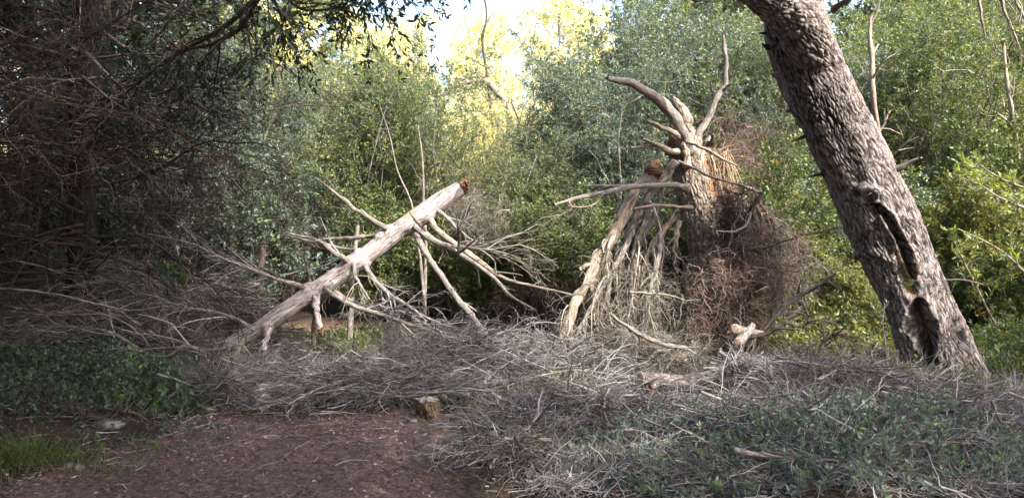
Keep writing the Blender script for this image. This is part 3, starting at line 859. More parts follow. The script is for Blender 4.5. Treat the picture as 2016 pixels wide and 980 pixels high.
# ------------------------------------------------------------------ snapped tops hanging from the snag
def hanging_limbs():
    # each limb is a thing of its own, leaning or hung up against the trunk
    specs = [
        ("hanging_limb", "long bleached limb with a snapped orange butt leaning outward to the ground",
         [(1302, 330, 15, 7.9), (1285, 338, 15, 7.9), (1272, 350, 11, 7.88), (1250, 375, 9, 7.85), (1228, 415, 9, 7.8), (1205, 460, 10, 7.75), (1180, 505, 11, 7.7), (1158, 550, 11, 7.6), (1138, 590, 9, 7.5), (1120, 635, 8, 7.4), (1095, 685, 7, 7.3), (1060, 722, 5, 7.2)], HANG),
        ("hanging_limb", "thick rough limb hanging close under the snag's long horizontal branch",
         [(1330, 318, 13, 8.0), (1312, 345, 13, 7.98), (1288, 372, 12, 7.95), (1262, 415, 10, 7.92), (1240, 460, 10, 7.88), (1222, 505, 9, 7.85), (1205, 545, 9, 7.8), (1192, 590, 7, 7.7), (1170, 640, 7, 7.6)], HANG),
        ("hanging_limb", "slim straight limb hanging between the thick limb and the snag",
         [(1282, 400, 6, 7.9), (1266, 440, 7, 7.9), (1252, 480, 6, 7.85), (1246, 520, 6, 7.8), (1242, 570, 5, 7.7), (1240, 640, 3, 7.6)], HANG),
        ("hanging_limb", "forked tan limb hanging nearest the snag's bark",
         [(1335, 412, 7, 8.0), (1318, 440, 7, 7.98), (1295, 468, 7, 7.9), (1278, 495, 7, 7.85), (1268, 530, 5, 7.8), (1262, 580, 3, 7.7)], HANG),
        ("hanging_limb", "short peeling limb dangling right against the snag",
         [(1336, 435, 6, 7.95), (1333, 465, 7, 7.9), (1328, 495, 6, 7.9), (1327, 522, 4, 7.85)], SPRAY_LITE),
        ("hanging_limb", "thin pale limb splaying left from the middle of the thick hanging limb",
         [(1248, 445, 6, 7.85), (1225, 495, 6, 7.75), (1196, 545, 6, 7.65), (1172, 590, 5, 7.55), (1140, 650, 4, 7.45), (1118, 700, 3, 7.35)], SPRAY_LITE),
        ("hanging_limb", "slender limb hanging in a long curve to the brush left of the vine tangle",
         [(1300, 462, 5, 7.8), (1296, 510, 5, 7.7), (1282, 560, 5, 7.6), (1270, 610, 4, 7.5), (1262, 670, 3, 7.4)], SPRAY_LITE),
        ("hanging_limb", "thin crooked limb crossing behind the thick hanging limb",
         [(1310, 350, 5, 8.1), (1290, 420, 5, 8.1), (1262, 480, 5, 8.0), (1222, 560, 5, 7.9), (1210, 620, 4, 7.8), (1180, 690, 3, 7.6)], SPRAY_LITE),
    ]
    for i, (nm, lb, pp, sp) in enumerate(specs):
        root = empty(nm, category="broken limb", label=lb, group="broken limbs hanging beside the snag")
        o, bp, br = limb("limb", pp, M_TAN if i in (0, 3, 4) else M_BRANCH, root, K=90, S=18, seed=140 + i, wob=0.16, rough=0.2, rs=[0.6, 0.62, 0.8, 0.9, 0.8, 0.95, 0.95, 0.9][i])
        g, lp, lr = tree_of(bp[10:], br[10:], sp, seed=610 + i * 9)
        obj("twigs", new_mesh("twigs", *g), M_TWIG_TAN, root)
        rng = np.random.default_rng(i)
        if i == 0:
            limb("bark_stub", [(1170, 520, 7, 7.65), (1155, 522, 6, 7.6), (1142, 530, 5, 7.6)], M_TAN, root, K=10, S=10, seed=171)
            V, Q, t, tc, T, _, _ = limb_geo([(1280, 342, 13, 7.88), (1291, 334, 15, 7.86), (1300, 329, 13, 7.84)], K=14, S=20, seed=172, rough=0.12, end='cut', rs=0.8)
            obj("snapped_butt", new_mesh("snapped_butt", V, Q, t, tc, T=T), M_TORN, root)
            splinters("snapped_butt", P(1301, 328, 7.84), P(1315, 324, 7.75) - P(1295, 330, 7.85), 0.06, (0.02, 0.06), 50, M_TORN, root, seed=9, width=0.2)
        # extra lichen-covered drooping sprays low on the limb
        n = [12, 9, 8, 6, 3, 6, 6, 5][i]
        p, r = kids(bp[None, 25:], br[None, 25:], n, (0.35, 0.95), K=9, ang=(0.2, 0.9), droop=0.5, wig=0.13, rf=0.45, t0=0.0, seed=i, bias=(0, 0, -1))
        gg, _, _ = tree_of(p, r, [dict(n=6, L=(0.12, 0.34), droop=0.3, wig=0.3), dict(n=3, L=(0.04, 0.12), wig=0.4)], seed=33 + i)
        obj("lichen_twigs", new_mesh("lichen_twigs", *merge(tubes(p, r, 4, seed=4), gg)), M_TWIG_TAN, root)


hanging_limbs()


# ------------------------------------------------------------------ curtains of dead vines and twigs
def curtain(name, outline, depth, n, L, m, seed, label, category, rad=0.0028, droop=0.7, twigs=True, spread=0.35, kids_n=3, up=0.0):
    """drooping tangled strands whose roots fill a traced outline; depth = (near, far)"""
    rng = np.random.default_rng(seed)
    poly = np.array(outline, float)
    lo, hi = poly.min(0), poly.max(0)
    pts = []
    while len(pts) < n:
        q = rng.uniform(lo, hi, (n, 2))
        x, y = q[:, 0], q[:, 1]
        ins = np.zeros(len(q), bool)
        j = len(poly) - 1
        for i in range(len(poly)):
            c = ((poly[i, 1] > y) != (poly[j, 1] > y)) & (x < (poly[j, 0] - poly[i, 0]) * (y - poly[i, 1]) / (poly[j, 1] - poly[i, 1] + 1e-9) + poly[i, 0])
            ins ^= c
            j = i
        pts += list(q[ins])
    pts = np.array(pts[:n])
    den = vnoise(np.hstack([pts * 0.03, pts[:, :1] * 0 + seed]))
    pts = pts[den > -0.15]
    n = len(pts)
    Y = rng.uniform(depth[0], depth[1], n)
    p0 = np.array([P(a, b, c) for (a, b), c in zip(pts, Y)])
    cl3 = vnoise(np.hstack([pts * 0.02, pts[:, :1] * 0 + seed + 40]))
    d = nrm(np.stack([rng.normal(0, 0.6, n) + cl3, rng.normal(0, 0.5, n), rng.normal(-0.25 + up, 0.6, n)], 1))
    K = 7
    ln = rng.uniform(L[0], L[1], n)[:, None]
    PP = np.empty((n, K, 3)); PP[:, 0] = p0
    for k in range(1, K):
        PP[:, k] = PP[:, k - 1] + d * ln / (K - 1)
        d = nrm(d + rng.normal(0, 0.5, (n, 3)) + [0, 0, -droop * 0.16])
    gz = height(PP[..., 0], PP[..., 1]) + 0.02
    PP[..., 2] = np.maximum(PP[..., 2], gz + rng.uniform(0, 0.05, PP.shape[:2]))
    RR = np.where(rng.uniform(0, 1, (n, 1)) < 0.06, rng.uniform(2.2, 4.0, (n, 1)), rng.uniform(0.5, 1.5, (n, 1))) * rad * np.linspace(1, 0.4, K)[None]
    cl = 0.5 + 0.5 * vnoise(p0 * 4.0)
    tn = np.clip(0.5 * cl + 0.55 * rng.uniform(0, 1, n), 0, 1)
    parts = [tubes(PP, RR, 3, tone=tn, seed=seed)]
    if twigs:
        kp, kr = kids(PP, RR, kids_n, (0.05, 0.18), K=4, droop=0.15, wig=0.4, rf=0.6, rmin=rad * 0.5, seed=seed + 1)
        parts.append(tubes(kp, kr, 3, seed=seed + 2, tone=np.repeat(tn, kids_n)))
    return obj(name, new_mesh(name, *merge(*parts)), m, kind="stuff", label=label, category=category)


curtain("dead_vines", [(1392, 400), (1420, 372), (1462, 358), (1500, 378), (1530, 415), (1570, 450), (1600, 478), (1612, 515), (1585, 560), (1560, 640), (1500, 690), (1400, 700), (1372, 600), (1385, 500)],
        (7.6, 8.3), 2000, (0.10, 0.34), M_VINE, 1, "brown purple tangle of dead vines hanging over the snag", "dead vines", rad=0.0026)
curtain("dead_vines", [(1425, 380), (1495, 375), (1470, 440), (1450, 520), (1440, 600), (1420, 690), (1360, 690), (1400, 560)],
        (7.5, 7.9), 800, (0.10, 0.32), M_TWIG_RED, 21, "dark reddish strip of dead vines down the snag's right side", "dead vines", rad=0.0028)
curtain("dead_vines", [(1520, 440), (1580, 452), (1612, 480), (1618, 520), (1580, 530), (1540, 500)],
        (7.3, 7.8), 420, (0.15, 0.45), M_TWIG_TAN, 2, "silvery grey fan of dead twigs arching right of the vine tangle", "dead twigs", rad=0.0028)
curtain("dead_vines", [(1150, 540), (1260, 520), (1340, 560), (1370, 640), (1360, 740), (1180, 740), (1080, 730), (1110, 640)],
        (7.2, 8.2), 1500, (0.15, 0.45), M_TWIG_TAN, 3, "pale lichen covered twigs heaped under the hanging limbs", "dead twigs", rad=0.0026, spread=0.5)
curtain("dead_vines", [(1480, 500), (1560, 500), (1600, 560), (1600, 700), (1480, 700)],
        (8.5, 9.2), 700, (0.15, 0.5), M_VINE, 4, "reddish brown dry twigs behind the vine tangle", "dead twigs", rad=0.003)
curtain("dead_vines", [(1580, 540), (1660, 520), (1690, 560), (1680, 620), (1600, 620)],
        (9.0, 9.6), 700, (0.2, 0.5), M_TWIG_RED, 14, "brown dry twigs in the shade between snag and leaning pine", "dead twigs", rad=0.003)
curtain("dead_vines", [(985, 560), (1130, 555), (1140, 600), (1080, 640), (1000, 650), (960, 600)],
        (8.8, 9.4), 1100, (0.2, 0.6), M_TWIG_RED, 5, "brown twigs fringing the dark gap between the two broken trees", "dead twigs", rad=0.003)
curtain("dead_vines", [(870, 385), (960, 370), (1010, 400), (1000, 460), (930, 470), (880, 440)],
        (9.2, 9.8), 420, (0.2, 0.5), M_TWIG_TAN, 15, "straw coloured dead creeper behind the raised snapped end", "dead twigs", rad=0.003)
curtain("dead_vines", [(1390, 240), (1470, 215), (1500, 260), (1490, 350), (1420, 350)],
        (9.0, 9.6), 900, (0.25, 0.6), M_VINE, 16, "grey brown dead creeper behind the snag's upright limb", "dead twigs", rad=0.0025)


curtain("dead_vines", [(1385, 500), (1500, 480), (1520, 600), (1490, 735), (1370, 735), (1350, 650)],
        (7.15, 7.9), 1900, (0.12, 0.42), M_VINE, 61, "dark matted vines covering the foot of the snag", "dead vines", rad=0.003)
curtain("dead_twigs", [(400, 690), (470, 680), (520, 700), (500, 780), (440, 820), (400, 800)],
        (6.6, 7.1), 520, (0.12, 0.45), M_TWIG_TAN, 62, "pale lichen covered twigs hanging from the thin end of the fallen trunk", "dead twigs", rad=0.003)
curtain("dead_twigs", [(690, 610), (800, 610), (960, 680), (1010, 740), (880, 750), (720, 700)],
        (6.9, 7.5), 900, (0.12, 0.42), M_TWIG, 63, "fine grey twigs filling the space under the fallen trunk's spreading branches", "dead twigs", rad=0.0026)


def vine_arches():
    rng = np.random.default_rng(66)
    root = empty("dead_vine_arch", category="dead vines", label="arching dead vine stems with drooping strands at the snag's right side")
    n = 26
    K = 12
    PP = np.empty((n, K, 3))
    for i in range(n):
        a = P(1415 + rng.uniform(0, 80), 372 + rng.uniform(0, 60), rng.uniform(7.6, 8.2))
        e = P(1425 + rng.uniform(0, 1) ** 1.3 * 180, 470 + rng.uniform(0, 230), rng.uniform(7.3, 8.2))
        t = np.linspace(0, 1, K)[:, None]
        mid = (a + e) / 2 + np.array([(e[0] - a[0]) * 0.35, 0, rng.uniform(0.05, 0.3)])
        PP[i] = (1 - t) ** 2 * a + 2 * t * (1 - t) * mid + t * t * e + np.cumsum(rng.normal(0, 0.03, (K, 3)), 0)
    RR = rng.uniform(0.004, 0.012, n)[:, None] * np.linspace(1, 0.4, K)[None]
    obj("stems", new_mesh("stems", *tubes(PP, RR, 6, seed=3)), M_VINE, root)
    p, q = kids(PP, RR, 13, (0.15, 0.6), K=8, ang=(0.5, 1.5), droop=0.22, wig=0.42, rmin=0.0028, seed=5, bias=(0, 0, -0.9))
    pale = np.repeat(rng.uniform(0, 1, n) < 0.5, 13)
    for k, (sel, mm) in enumerate(((~pale, M_VINE), (pale, M_TWIG_TAN))):
        g, _, _ = tree_of(p[sel], q[sel], [dict(n=4, L=(0.06, 0.26), droop=0.2, wig=0.35, rmin=0.002, K=5), dict(n=2, L=(0.03, 0.1), wig=0.4, K=3)], seed=9 + k)
        obj("strands", new_mesh("strands", *merge(tubes(p[sel], q[sel], 3, seed=8), g)), mm, root)


vine_arches()


# ------------------------------------------------------------------ brush heaps
def heap(name, cx, cy, rx, ry, hz, n, L, m, seed, label, rad=0.0038, flow=None, kn=2, flat=0.25, m2=None, rise=0.0):
    """a mound of twigs: arched sticks lying over one another"""
    rng = np.random.default_rng(seed)
    n = int(n * 0.46)
    a = rng.uniform(0, 2 * np.pi, n); r = rng.uniform(0, 1, n) ** 0.6
    x = cx + rx * r * np.cos(a); y = cy + ry * r * np.sin(a)
    cc = rng.integers(0, max(8, n // 38), n)
    cxy = np.stack([x, y], 1)[cc]
    pull = rng.uniform(0.35, 0.95, n)
    x = x * (1 - pull) + cxy[:, 0] * pull; y = y * (1 - pull) + cxy[:, 1] * pull
    r = np.hypot((x - cx) / rx, (y - cy) / ry)
    lump = rng.uniform(0.35, 1.5, n)[cc]
    top = hz * lump * np.clip(1 - r ** 2, 0.05, 1) * (0.9 + 0.6 * vnoise(np.stack([x * 1.7, y * 1.7, x * 0 + seed], 1)))
    z = height(x, y) + top * rng.uniform(0, 1, n) ** 0.6 + 0.01
    th = (rng.uniform(0, 2 * np.pi, n)[cc] if flow is None else rng.normal(flow, 0.5, n)[cc]) + rng.normal(0, 0.55, n) + np.pi * rng.integers(0, 2, n)
    d = nrm(np.stack([np.cos(th), np.sin(th), rng.normal(rise, flat, n)], 1))
    K = 6
    ln = rng.uniform(L[0], L[1], n)[:, None]
    PP = np.empty((n, K, 3)); PP[:, 0] = np.stack([x, y, z], 1) - d * ln * 0.5
    for k in range(1, K):
        PP[:, k] = PP[:, k - 1] + d * ln / (K - 1)
        d = nrm(d + rng.normal(0, 0.2, (n, 3)) + [0, 0, -0.05])
    g = height(PP[..., 0], PP[..., 1])
    low = g + rng.uniform(0.0, 0.06, n)[:, None]
    PP[..., 2] = np.maximum(PP[..., 2], low)
    RR = np.where(rng.uniform(0, 1, (n, 1)) < 0.13, rng.uniform(1.8, 4.2, (n, 1)), rng.uniform(0.7, 1.5, (n, 1))) * rad * np.linspace(1, 0.3, K)[None]
    tn = np.clip(0.12 + 0.35 * (0.5 + 0.5 * vnoise(PP[:, 2] * 2.5)) + 0.35 * rng.uniform(0, 1, n)[cc] + rng.normal(0, 0.2, n), 0, 1)
    parts = [tubes(PP, RR, 3, tone=tn, seed=seed)]
    if kn:
        kn += 2
        kp, kr = kids(PP, RR, kn, (0.08, 0.32), K=5, droop=0.0, wig=0.3, rf=0.65, rmin=rad * 0.5, ang=(0.3, 1.1), seed=seed + 1)
        parts.append(tubes(kp, kr, 3, seed=seed + 2, tone=np.clip(np.repeat(tn, kn) + rng.normal(0, 0.15, n * kn), 0, 1)))
        kp, kr = kids(kp[::4], kr[::4], 2, (0.03, 0.10), K=3, wig=0.4, rmin=rad * 0.4, ang=(0.4, 1.2), seed=seed + 3)
        parts.append(tubes(kp, kr, 3, seed=seed + 4))
    return obj(name, new_mesh(name, *merge(*parts)), m, kind="stuff", label=label, category="brushwood")


heap("brushwood", -4.2, 7.4, 1.7, 0.7, 0.62, 2900, (0.4, 1.3), M_TWIG, 1, "grey heap of dead twigs at the thin end of the fallen trunk", flow=0.1, rise=0.1)
heap("brushwood", -2.8, 7.75, 1.0, 0.35, 0.6, 1700, (0.3, 0.9), M_TWIG, 2, "arching grey twigs heaped behind the low end of the fallen trunk", flow=0.3)
heap("brushwood", -3.1, 7.15, 0.75, 0.35, 0.42, 1100, (0.3, 0.9), M_TWIG, 71, "drooping grey twigs heaped round the thin tip of the fallen trunk")
heap("brushwood", -2.3, 6.75, 0.9, 0.35, 0.16, 1300, (0.4, 1.0), M_TWIG, 12, "matted dead twigs on the ground before the low end of the fallen trunk", flow=0.2)
heap("brushwood", -2.35, 6.15, 0.75, 0.35, 0.16, 1500, (0.2, 0.6), M_TWIG, 22, "low mat of fine twigs at the far edge of the track")
heap("brushwood", -0.95, 6.6, 1.1, 0.6, 0.27, 3000, (0.3, 1.0), M_TWIG, 3, "low mound of grey twigs beyond the track, in front of the fallen trunk", flow=0.05)
heap("brushwood", 0.15, 7.1, 1.2, 0.8, 0.38, 3600, (0.25, 0.7), M_TWIG, 4, "fine grey brush between the fallen trunk and the snag")
heap("brushwood", 1.2, 7.3, 0.9, 0.8, 0.34, 2600, (0.25, 0.7), M_TWIG_TAN, 5, "pale brush under the limbs hanging from the snag")
heap("brushwood", 0.6, 5.5, 1.0, 0.75, 0.17, 2800, (0.2, 0.7), M_TWIG, 6, "dead twigs scattered right of the track")
heap("brushwood", 2.2, 5.1, 1.8, 0.9, 0.15, 5200, (0.25, 0.8), M_TWIG, 7, "thick layer of dead grey twigs in the right foreground")
heap("brushwood", 2.9, 6.0, 1.2, 0.4, 0.09, 2600, (0.3, 0.9), M_TWIG, 8, "twigs heaped before the leaning pine's foot", flow=0.3)
heap("brushwood", 4.1, 5.3, 1.0, 0.6, 0.14, 2600, (0.3, 0.9), M_TWIG, 9, "twigs heaped right of the leaning pine's foot", flow=0.3)
heap("brushwood", 2.2, 6.6, 0.6, 0.5, 0.14, 1300, (0.2, 0.7), M_TWIG, 10, "brush arching in front of the ground log")
heap("brushwood", 0.03, 4.75, 0.3, 0.22, 0.08, 260, (0.15, 0.45), M_TWIG_TAN, 11, "straw coloured dead stems at the right edge of the track", kn=1)
heap("brushwood", 2.4, 5.9, 0.65, 0.4, 0.24, 900, (0.4, 1.0), M_TWIG, 31, "arched mound of twigs just left of the leaning pine's foot", flow=-0.3)
heap("brushwood", -0.3, 4.9, 0.45, 0.8, 0.03, 170, (0.08, 0.35), M_TWIG, 72, "thin scatter of twigs along the right edge of the track")
heap("brushwood", 0.55, 4.5, 0.75, 0.45, 0.06, 800, (0.15, 0.5), M_TWIG, 32, "sparse twigs on orange soil right of the straw stems")
heap("brushwood", 2.0, 4.3, 1.7, 0.5, 0.14, 2200, (0.2, 0.6), M_TWIG, 13, "fine twigs on the ground at the bottom right", rad=0.0022)


# ------------------------------------------------------------------ single dead branches one can point at
def dead_branch(pts, label, m=M_BRANCH, sp=SPRAY_LITE, seed=0, tw=M_TWIG, K=44, S=11, wob=0.2, group=None):
    root = empty("dead_branch", category="dead branch", label=label)
    if group:
        root["group"] = group
    o, bp, br = limb("limb", pts, m, root, K=K, S=S, seed=seed, wob=wob, rough=0.1)
    if sp:
        g, _, _ = tree_of(bp, br, sp, seed=seed * 3 + 1)
        obj("twigs", new_mesh("twigs", *g), tw, root)


G1 = "dead branches lying about the clearing"
dead_branch([(455, 780, 4, 6.4), (500, 772, 5, 6.4), (540, 776, 6, 6.38), (575, 789, 6, 6.35), (620, 780, 6, 6.38), (670, 785, 5, 6.4), (730, 778, 3, 6.5), (790, 785, 2, 6.5)], "long wavy grey branch lying along the far edge of the track", seed=301, group=G1, sp=SPRAY)
dead_branch([(500, 778, 4, 6.5), (560, 765, 4, 6.5), (620, 748, 4, 6.5), (680, 742, 4, 6.55), (740, 738, 2, 6.6)], "straight pale branch lying just behind the wavy one by the track", seed=302, group=G1)
dead_branch([(600, 760, 3, 6.6), (660, 735, 4, 6.6), (720, 722, 3, 6.7), (780, 706, 2, 6.8)], "thin branch rising from the low twig mound beside the stump", seed=303, group=G1)
dead_branch([(510, 755, 5, 6.9), (560, 740, 5, 6.9), (600, 735, 4, 6.9), (640, 728, 3, 7.0)], "short grey branch on the ground under the fallen trunk", seed=304, group=G1)
dead_branch([(770, 800, 5, 6.1), (800, 815, 6, 6.1), (830, 826, 6, 6.1), (850, 822, 4, 6.1)], "short bent branch leaning on the cut stump", seed=305, group=G1, sp=None)
dead_branch([(900, 812, 4, 5.6), (950, 835, 4, 5.5), (1000, 850, 3, 5.4), (1060, 860, 2, 5.3)], "thin branch in the twigs right of the cut stump", seed=306, group=G1)
dead_branch([(1202, 617, 3.5, 6.9), (1230, 640, 6, 6.9), (1270, 665, 7, 6.85), (1305, 678, 7, 6.8), (1345, 684, 5, 6.75), (1375, 700, 2, 6.7)], "lichen spotted branch slanting across in front of the snag", m=M_BRANCH, seed=307, group=G1)
dead_branch([(1240, 575, 3, 7.2), (1280, 577, 4, 7.1), (1320, 582, 3, 7.0), (1350, 592, 2, 6.9)], "pale thin branch lying across the bases of the hanging limbs", m=M_TAN, seed=308, group=G1)
dead_branch([(1300, 760, 4, 5.9), (1380, 800, 0, 5.7)][:1] + [(1400, 808, 5, 5.9), (1480, 795, 7, 6.0), (1540, 775, 9, 6.1), (1580, 755, 9, 6.15), (1610, 735, 9, 6.2), (1660, 740, 6, 6.3)], "thick grey branch slanting up through the brush left of the leaning pine", seed=309, group=G1, m=M_BRANCH)
dead_branch([(1500, 815, 4, 5.7), (1530, 780, 5, 5.75), (1520, 750, 4, 5.8), (1515, 725, 2, 5.8)], "upright forked stick beside the thick slanting branch", seed=310, group=G1)
dead_branch([(1790, 830, 4, 5.6), (1850, 812, 5, 5.6), (1910, 795, 5, 5.6), (1970, 795, 4, 5.6), (2040, 800, 3, 5.6)], "long smooth branch crossing the brush right of the leaning pine", seed=311, group=G1)
dead_branch([(1660, 800, 4, 5.5), (1720, 812, 5, 5.5), (1800, 845, 5, 5.4), (1870, 870, 4, 5.3), (1950, 860, 3, 5.2)], "bowed branch below the leaning pine's foot", seed=312, group=G1)
dead_branch([(1880, 880, 5, 5.1), (1920, 858, 6, 5.1), (1960, 850, 6, 5.1), (2000, 830, 5, 5.15), (2040, 815, 4, 5.2)], "knobbly branch low in the right corner of the brush", seed=313, group=G1)
dead_branch([(1470, 690, 3, 7.3), (1500, 650, 6, 7.3), (1530, 618, 7, 7.25), (1560, 590, 8, 7.2), (1600, 568, 7, 7.15), (1645, 538, 2, 7.1)], "rough angled branch poking up between the snag and the leaning pine", m=M_BRANCH, seed=314, group=G1)
dead_branch([(1560, 575, 5, 7.3), (1580, 600, 5, 7.3), (1590, 620, 4, 7.3)], "short bleached prong below the rough angled branch", m=M_TAN, seed=315, sp=None, group=G1)
dead_branch([(1478, 665, 6, 7.1), (1510, 655, 7, 7.05), (1545, 635, 7, 7.0), (1575, 640, 5, 7.0), (1610, 630, 3, 6.9), (1660, 640, 1, 6.8)], "black crooked branch right of the sawn stubs", m=M_DARKB, seed=316, group=G1, tw=M_TWIG_DARK)
dead_branch([(1610, 700, 3, 6.8), (1625, 670, 6, 6.75), (1650, 655, 7, 6.7), (1668, 655, 5, 6.7), (1660, 670, 2, 6.7)], "dark hooked branch before the leaning pine's foot", m=M_DARKB, seed=317, group=G1, tw=M_TWIG_DARK)
dead_branch([(1575, 462, 3, 7.0), (1610, 458, 3, 7.0), (1640, 450, 3, 7.05), (1664, 445, 1.5, 7.1)], "thin bleached twig reaching from the dead vines to the leaning pine", m=M_TAN, seed=318, sp=None, group=G1)
dead_branch([(1500, 378, 6, 7.6), (1482, 410, 6, 7.6), (1468, 440, 6, 7.6), (1450, 470, 7, 7.6), (1442, 500, 7, 7.6)], "charcoal dark branch hidden at the top of the vine tangle", m=M_DARKB, seed=319, sp=SPRAY, tw=M_TWIG_DARK, group=G1)
dead_branch([(1440, 500, 5, 7.5), (1480, 490, 5, 7.4), (1510, 485, 4, 7.4), (1560, 470, 2, 7.4)], "dark branch crossing the middle of the vine tangle", m=M_DARKB, seed=320, sp=SPRAY_LITE, tw=M_TWIG_DARK, group=G1)
dead_branch([(1478, 418, 3, 7.4), (1470, 440, 3.5, 7.35), (1445, 455, 3, 7.3), (1410, 455, 2, 7.3)], "pale curved twig on the vine tangle", m=M_TAN, seed=321, sp=None, group=G1)
dead_branch([(0, 568, 3, 6.4), (60, 572, 3.5, 6.4), (120, 582, 3.5, 6.4), (190, 598, 3, 6.4), (260, 612, 2, 6.5)], "long thin branch reaching in from the dark at the far left", seed=322, group=G1)
dead_branch([(1000, 735, 7, 6.9), (960, 712, 8, 7.0), (930, 690, 6, 7.1)], "short dark stub lying at the end of the fallen trunk's branches", m=M_DARKB, seed=323, sp=None, group=G1)
dead_branch([(1160, 765, 3, 6.2), (1190, 770, 5, 6.2), (1225, 752, 3, 6.2), (1260, 745, 2, 6.2)], "small snapped stick lying left of the ground log", seed=324, sp=None, group=G1)
dead_branch([(1195, 850, 4, 4.9), (1250, 846, 5, 4.9), (1275, 862, 5, 4.85), (1262, 885, 5, 4.8), (1225, 890, 3, 4.8)], "curled whitish branch in the right foreground weeds", m=M_FALL, seed=325, sp=None, group=G1)
dead_branch([(1215, 905, 4, 4.55), (1220, 930, 5, 4.5), (1226, 962, 3, 4.45)], "short whitish stick standing below the curled branch", m=M_FALL, seed=326, sp=None, group=G1)
dead_branch([(1010, 935, 4, 4.5), (1060, 925, 5, 4.5), (1110, 905, 4, 4.5), (1160, 900, 3, 4.5)], "dark mossy stick at the bottom right of the track", m=M_DARKB, seed=327, sp=SPRAY_LITE, group=G1)
dead_branch([(1035, 810, 3, 5.4), (1010, 830, 5, 5.4), (975, 855, 4, 5.3), (1090, 856, 2, 5.3)][:3], "weathered stick lying in the twigs beyond the straw stems", seed=328, sp=SPRAY_LITE, group=G1)
dead_branch([(250, 760, 6, 6.4), (290, 762, 7, 6.4), (340, 775, 6, 6.35), (390, 790, 4, 6.3)], "dark branch low under the twig heap behind the brambles", m=M_DARKB, seed=329, sp=SPRAY_LITE, tw=M_TWIG_DARK, group=G1)
dead_branch([(573, 892, 2.5, 4.9), (571, 898, 3, 4.9), (577, 908, 2, 4.85)], "tiny twig lying alone on the track", m=M_DARKB, seed=330, sp=None, group=G1)


rb = np.random.default_rng(88)
for i in range(22):
    right = i < 14
    cx, cy = (rb.uniform(0.3, 3.6), rb.uniform(4.3, 6.2)) if right else (rb.uniform(-3.4, 0.8), rb.uniform(6.1, 7.0))
    th = rb.normal(0, 0.5) + (np.pi if rb.uniform() < 0.5 else 0)
    Ln = rb.uniform(0.7, 1.7)
    pts_ = []
    zz = float(height(cx, cy)) + rb.uniform(0.06, 0.16)
    bend = rb.normal(0, 0.25)
    x_, y_ = cx - math.cos(th) * Ln / 2, cy - math.sin(th) * Ln / 2
    for k in range(6):
        pts_.append((x_, y_, zz + 0.05 * math.sin(k * 1.1 + i) + rb.normal(0, 0.012), rb.uniform(0.008, 0.017) * (1 - k * 0.13)))
        th += bend * 0.4 + rb.normal(0, 0.12)
        x_ += math.cos(th) * Ln / 5; y_ += math.sin(th) * Ln / 5
    px_ = []
    for (a_, b_, c_, w_) in pts_:
        q_ = proj(np.array([[a_, b_, c_]]))[0]
        px_.append((q_[0], q_[1], w_ * FPX / b_ / 0.66, b_))
    dead_branch(px_, "weathered grey branch lying among the twigs of the right foreground" if right else "weathered grey branch lying in the twigs beyond the track", seed=700 + i, sp=SPRAY,
                group="grey branches in the right foreground brush" if right else "grey branches in the brush beyond the track")


# ------------------------------------------------------------------ sawn stubs, ground log, cut stump, stones
def sawn(name, pts, m, parent, seed, face='sawn_face', K=26, S=22):
    V, Q, t, tc, T, Pt, R = limb_geo(pts, K=K, S=S, seed=seed, wob=0.04, rough=0.04, end='cut', rs=1.0)
    o = obj(name, new_mesh(name, V, Q, t, tc, T=T), m, parent)
    # sawn face with a slight dome, 3 mm proud of the end
    d = nrm(Pt[-1] - Pt[-2]); u = nrm(np.cross(d, [0.1, 0.3, 1])); w = np.cross(d, u)
    a = np.arange(24) * 2 * np.pi / 24
    c = Pt[-1] + d * 0.004 + d * R[-1] * 0.05
    vv, qq = [], []
    rings = [1.0, 0.93, 0.6, 0.25, 0.02]
    for k, rr in enumerate(rings):
        vv.append(c + d * (-0.004 if k == 0 else 0.002 * k) + R[-1] * rr * (1 + 0.05 * np.sin(3 * a + seed))[:, None] * (u * np.cos(a)[:, None] + w * np.sin(a)[:, None]))
    j = np.arange(24)
    for k in range(len(rings) - 1):
        qq.append(np.stack([k * 24 + j, k * 24 + (j + 1) % 24, (k + 1) * 24 + (j + 1) % 24, (k + 1) * 24 + j], 1))
    vv = np.vstack(vv)
    rr = np.repeat(rings, 24)
    tone = 0.5 + 0.45 * np.sin(rr * 40) * 0.3
    obj(face, new_mesh(face, vv, np.vstack(qq), tone, (vv - c) * 1.0), M_CUT, o)
    return o


st = empty("sawn_branch", category="sawn branch", label="branch with two pale sawn ends facing the camera, low right of the snag")
sawn("stub", [(1500, 655, 5, 7.2), (1470, 652, 8, 7.05), (1456, 649, 9.5, 6.9), (1448, 647, 10, 6.75)], M_BRANCH, st, 61)
sawn("stub", [(1482, 640, 6, 7.15), (1470, 655, 8, 7.0), (1460, 667, 9, 6.85), (1453, 673, 9, 6.72)], M_BRANCH, st, 62)

lg = empty("ground_log", category="log", label="short grey log with a knot lying at the foot of the snag")
sawn("log_body", [(1425, 722, 7, 6.2), (1405, 738, 12, 6.1), (1375, 748, 15, 6.05), (1330, 752, 16, 5.98), (1290, 750, 16, 5.9), (1262, 746, 15, 5.85)], M_LOG, lg, 63, K=60, S=30)
sawn("knot_stub", [(1296, 752, 8, 5.9), (1290, 757, 7, 5.8), (1287, 760, 6, 5.74)], M_LOG, lg, 64, K=10)


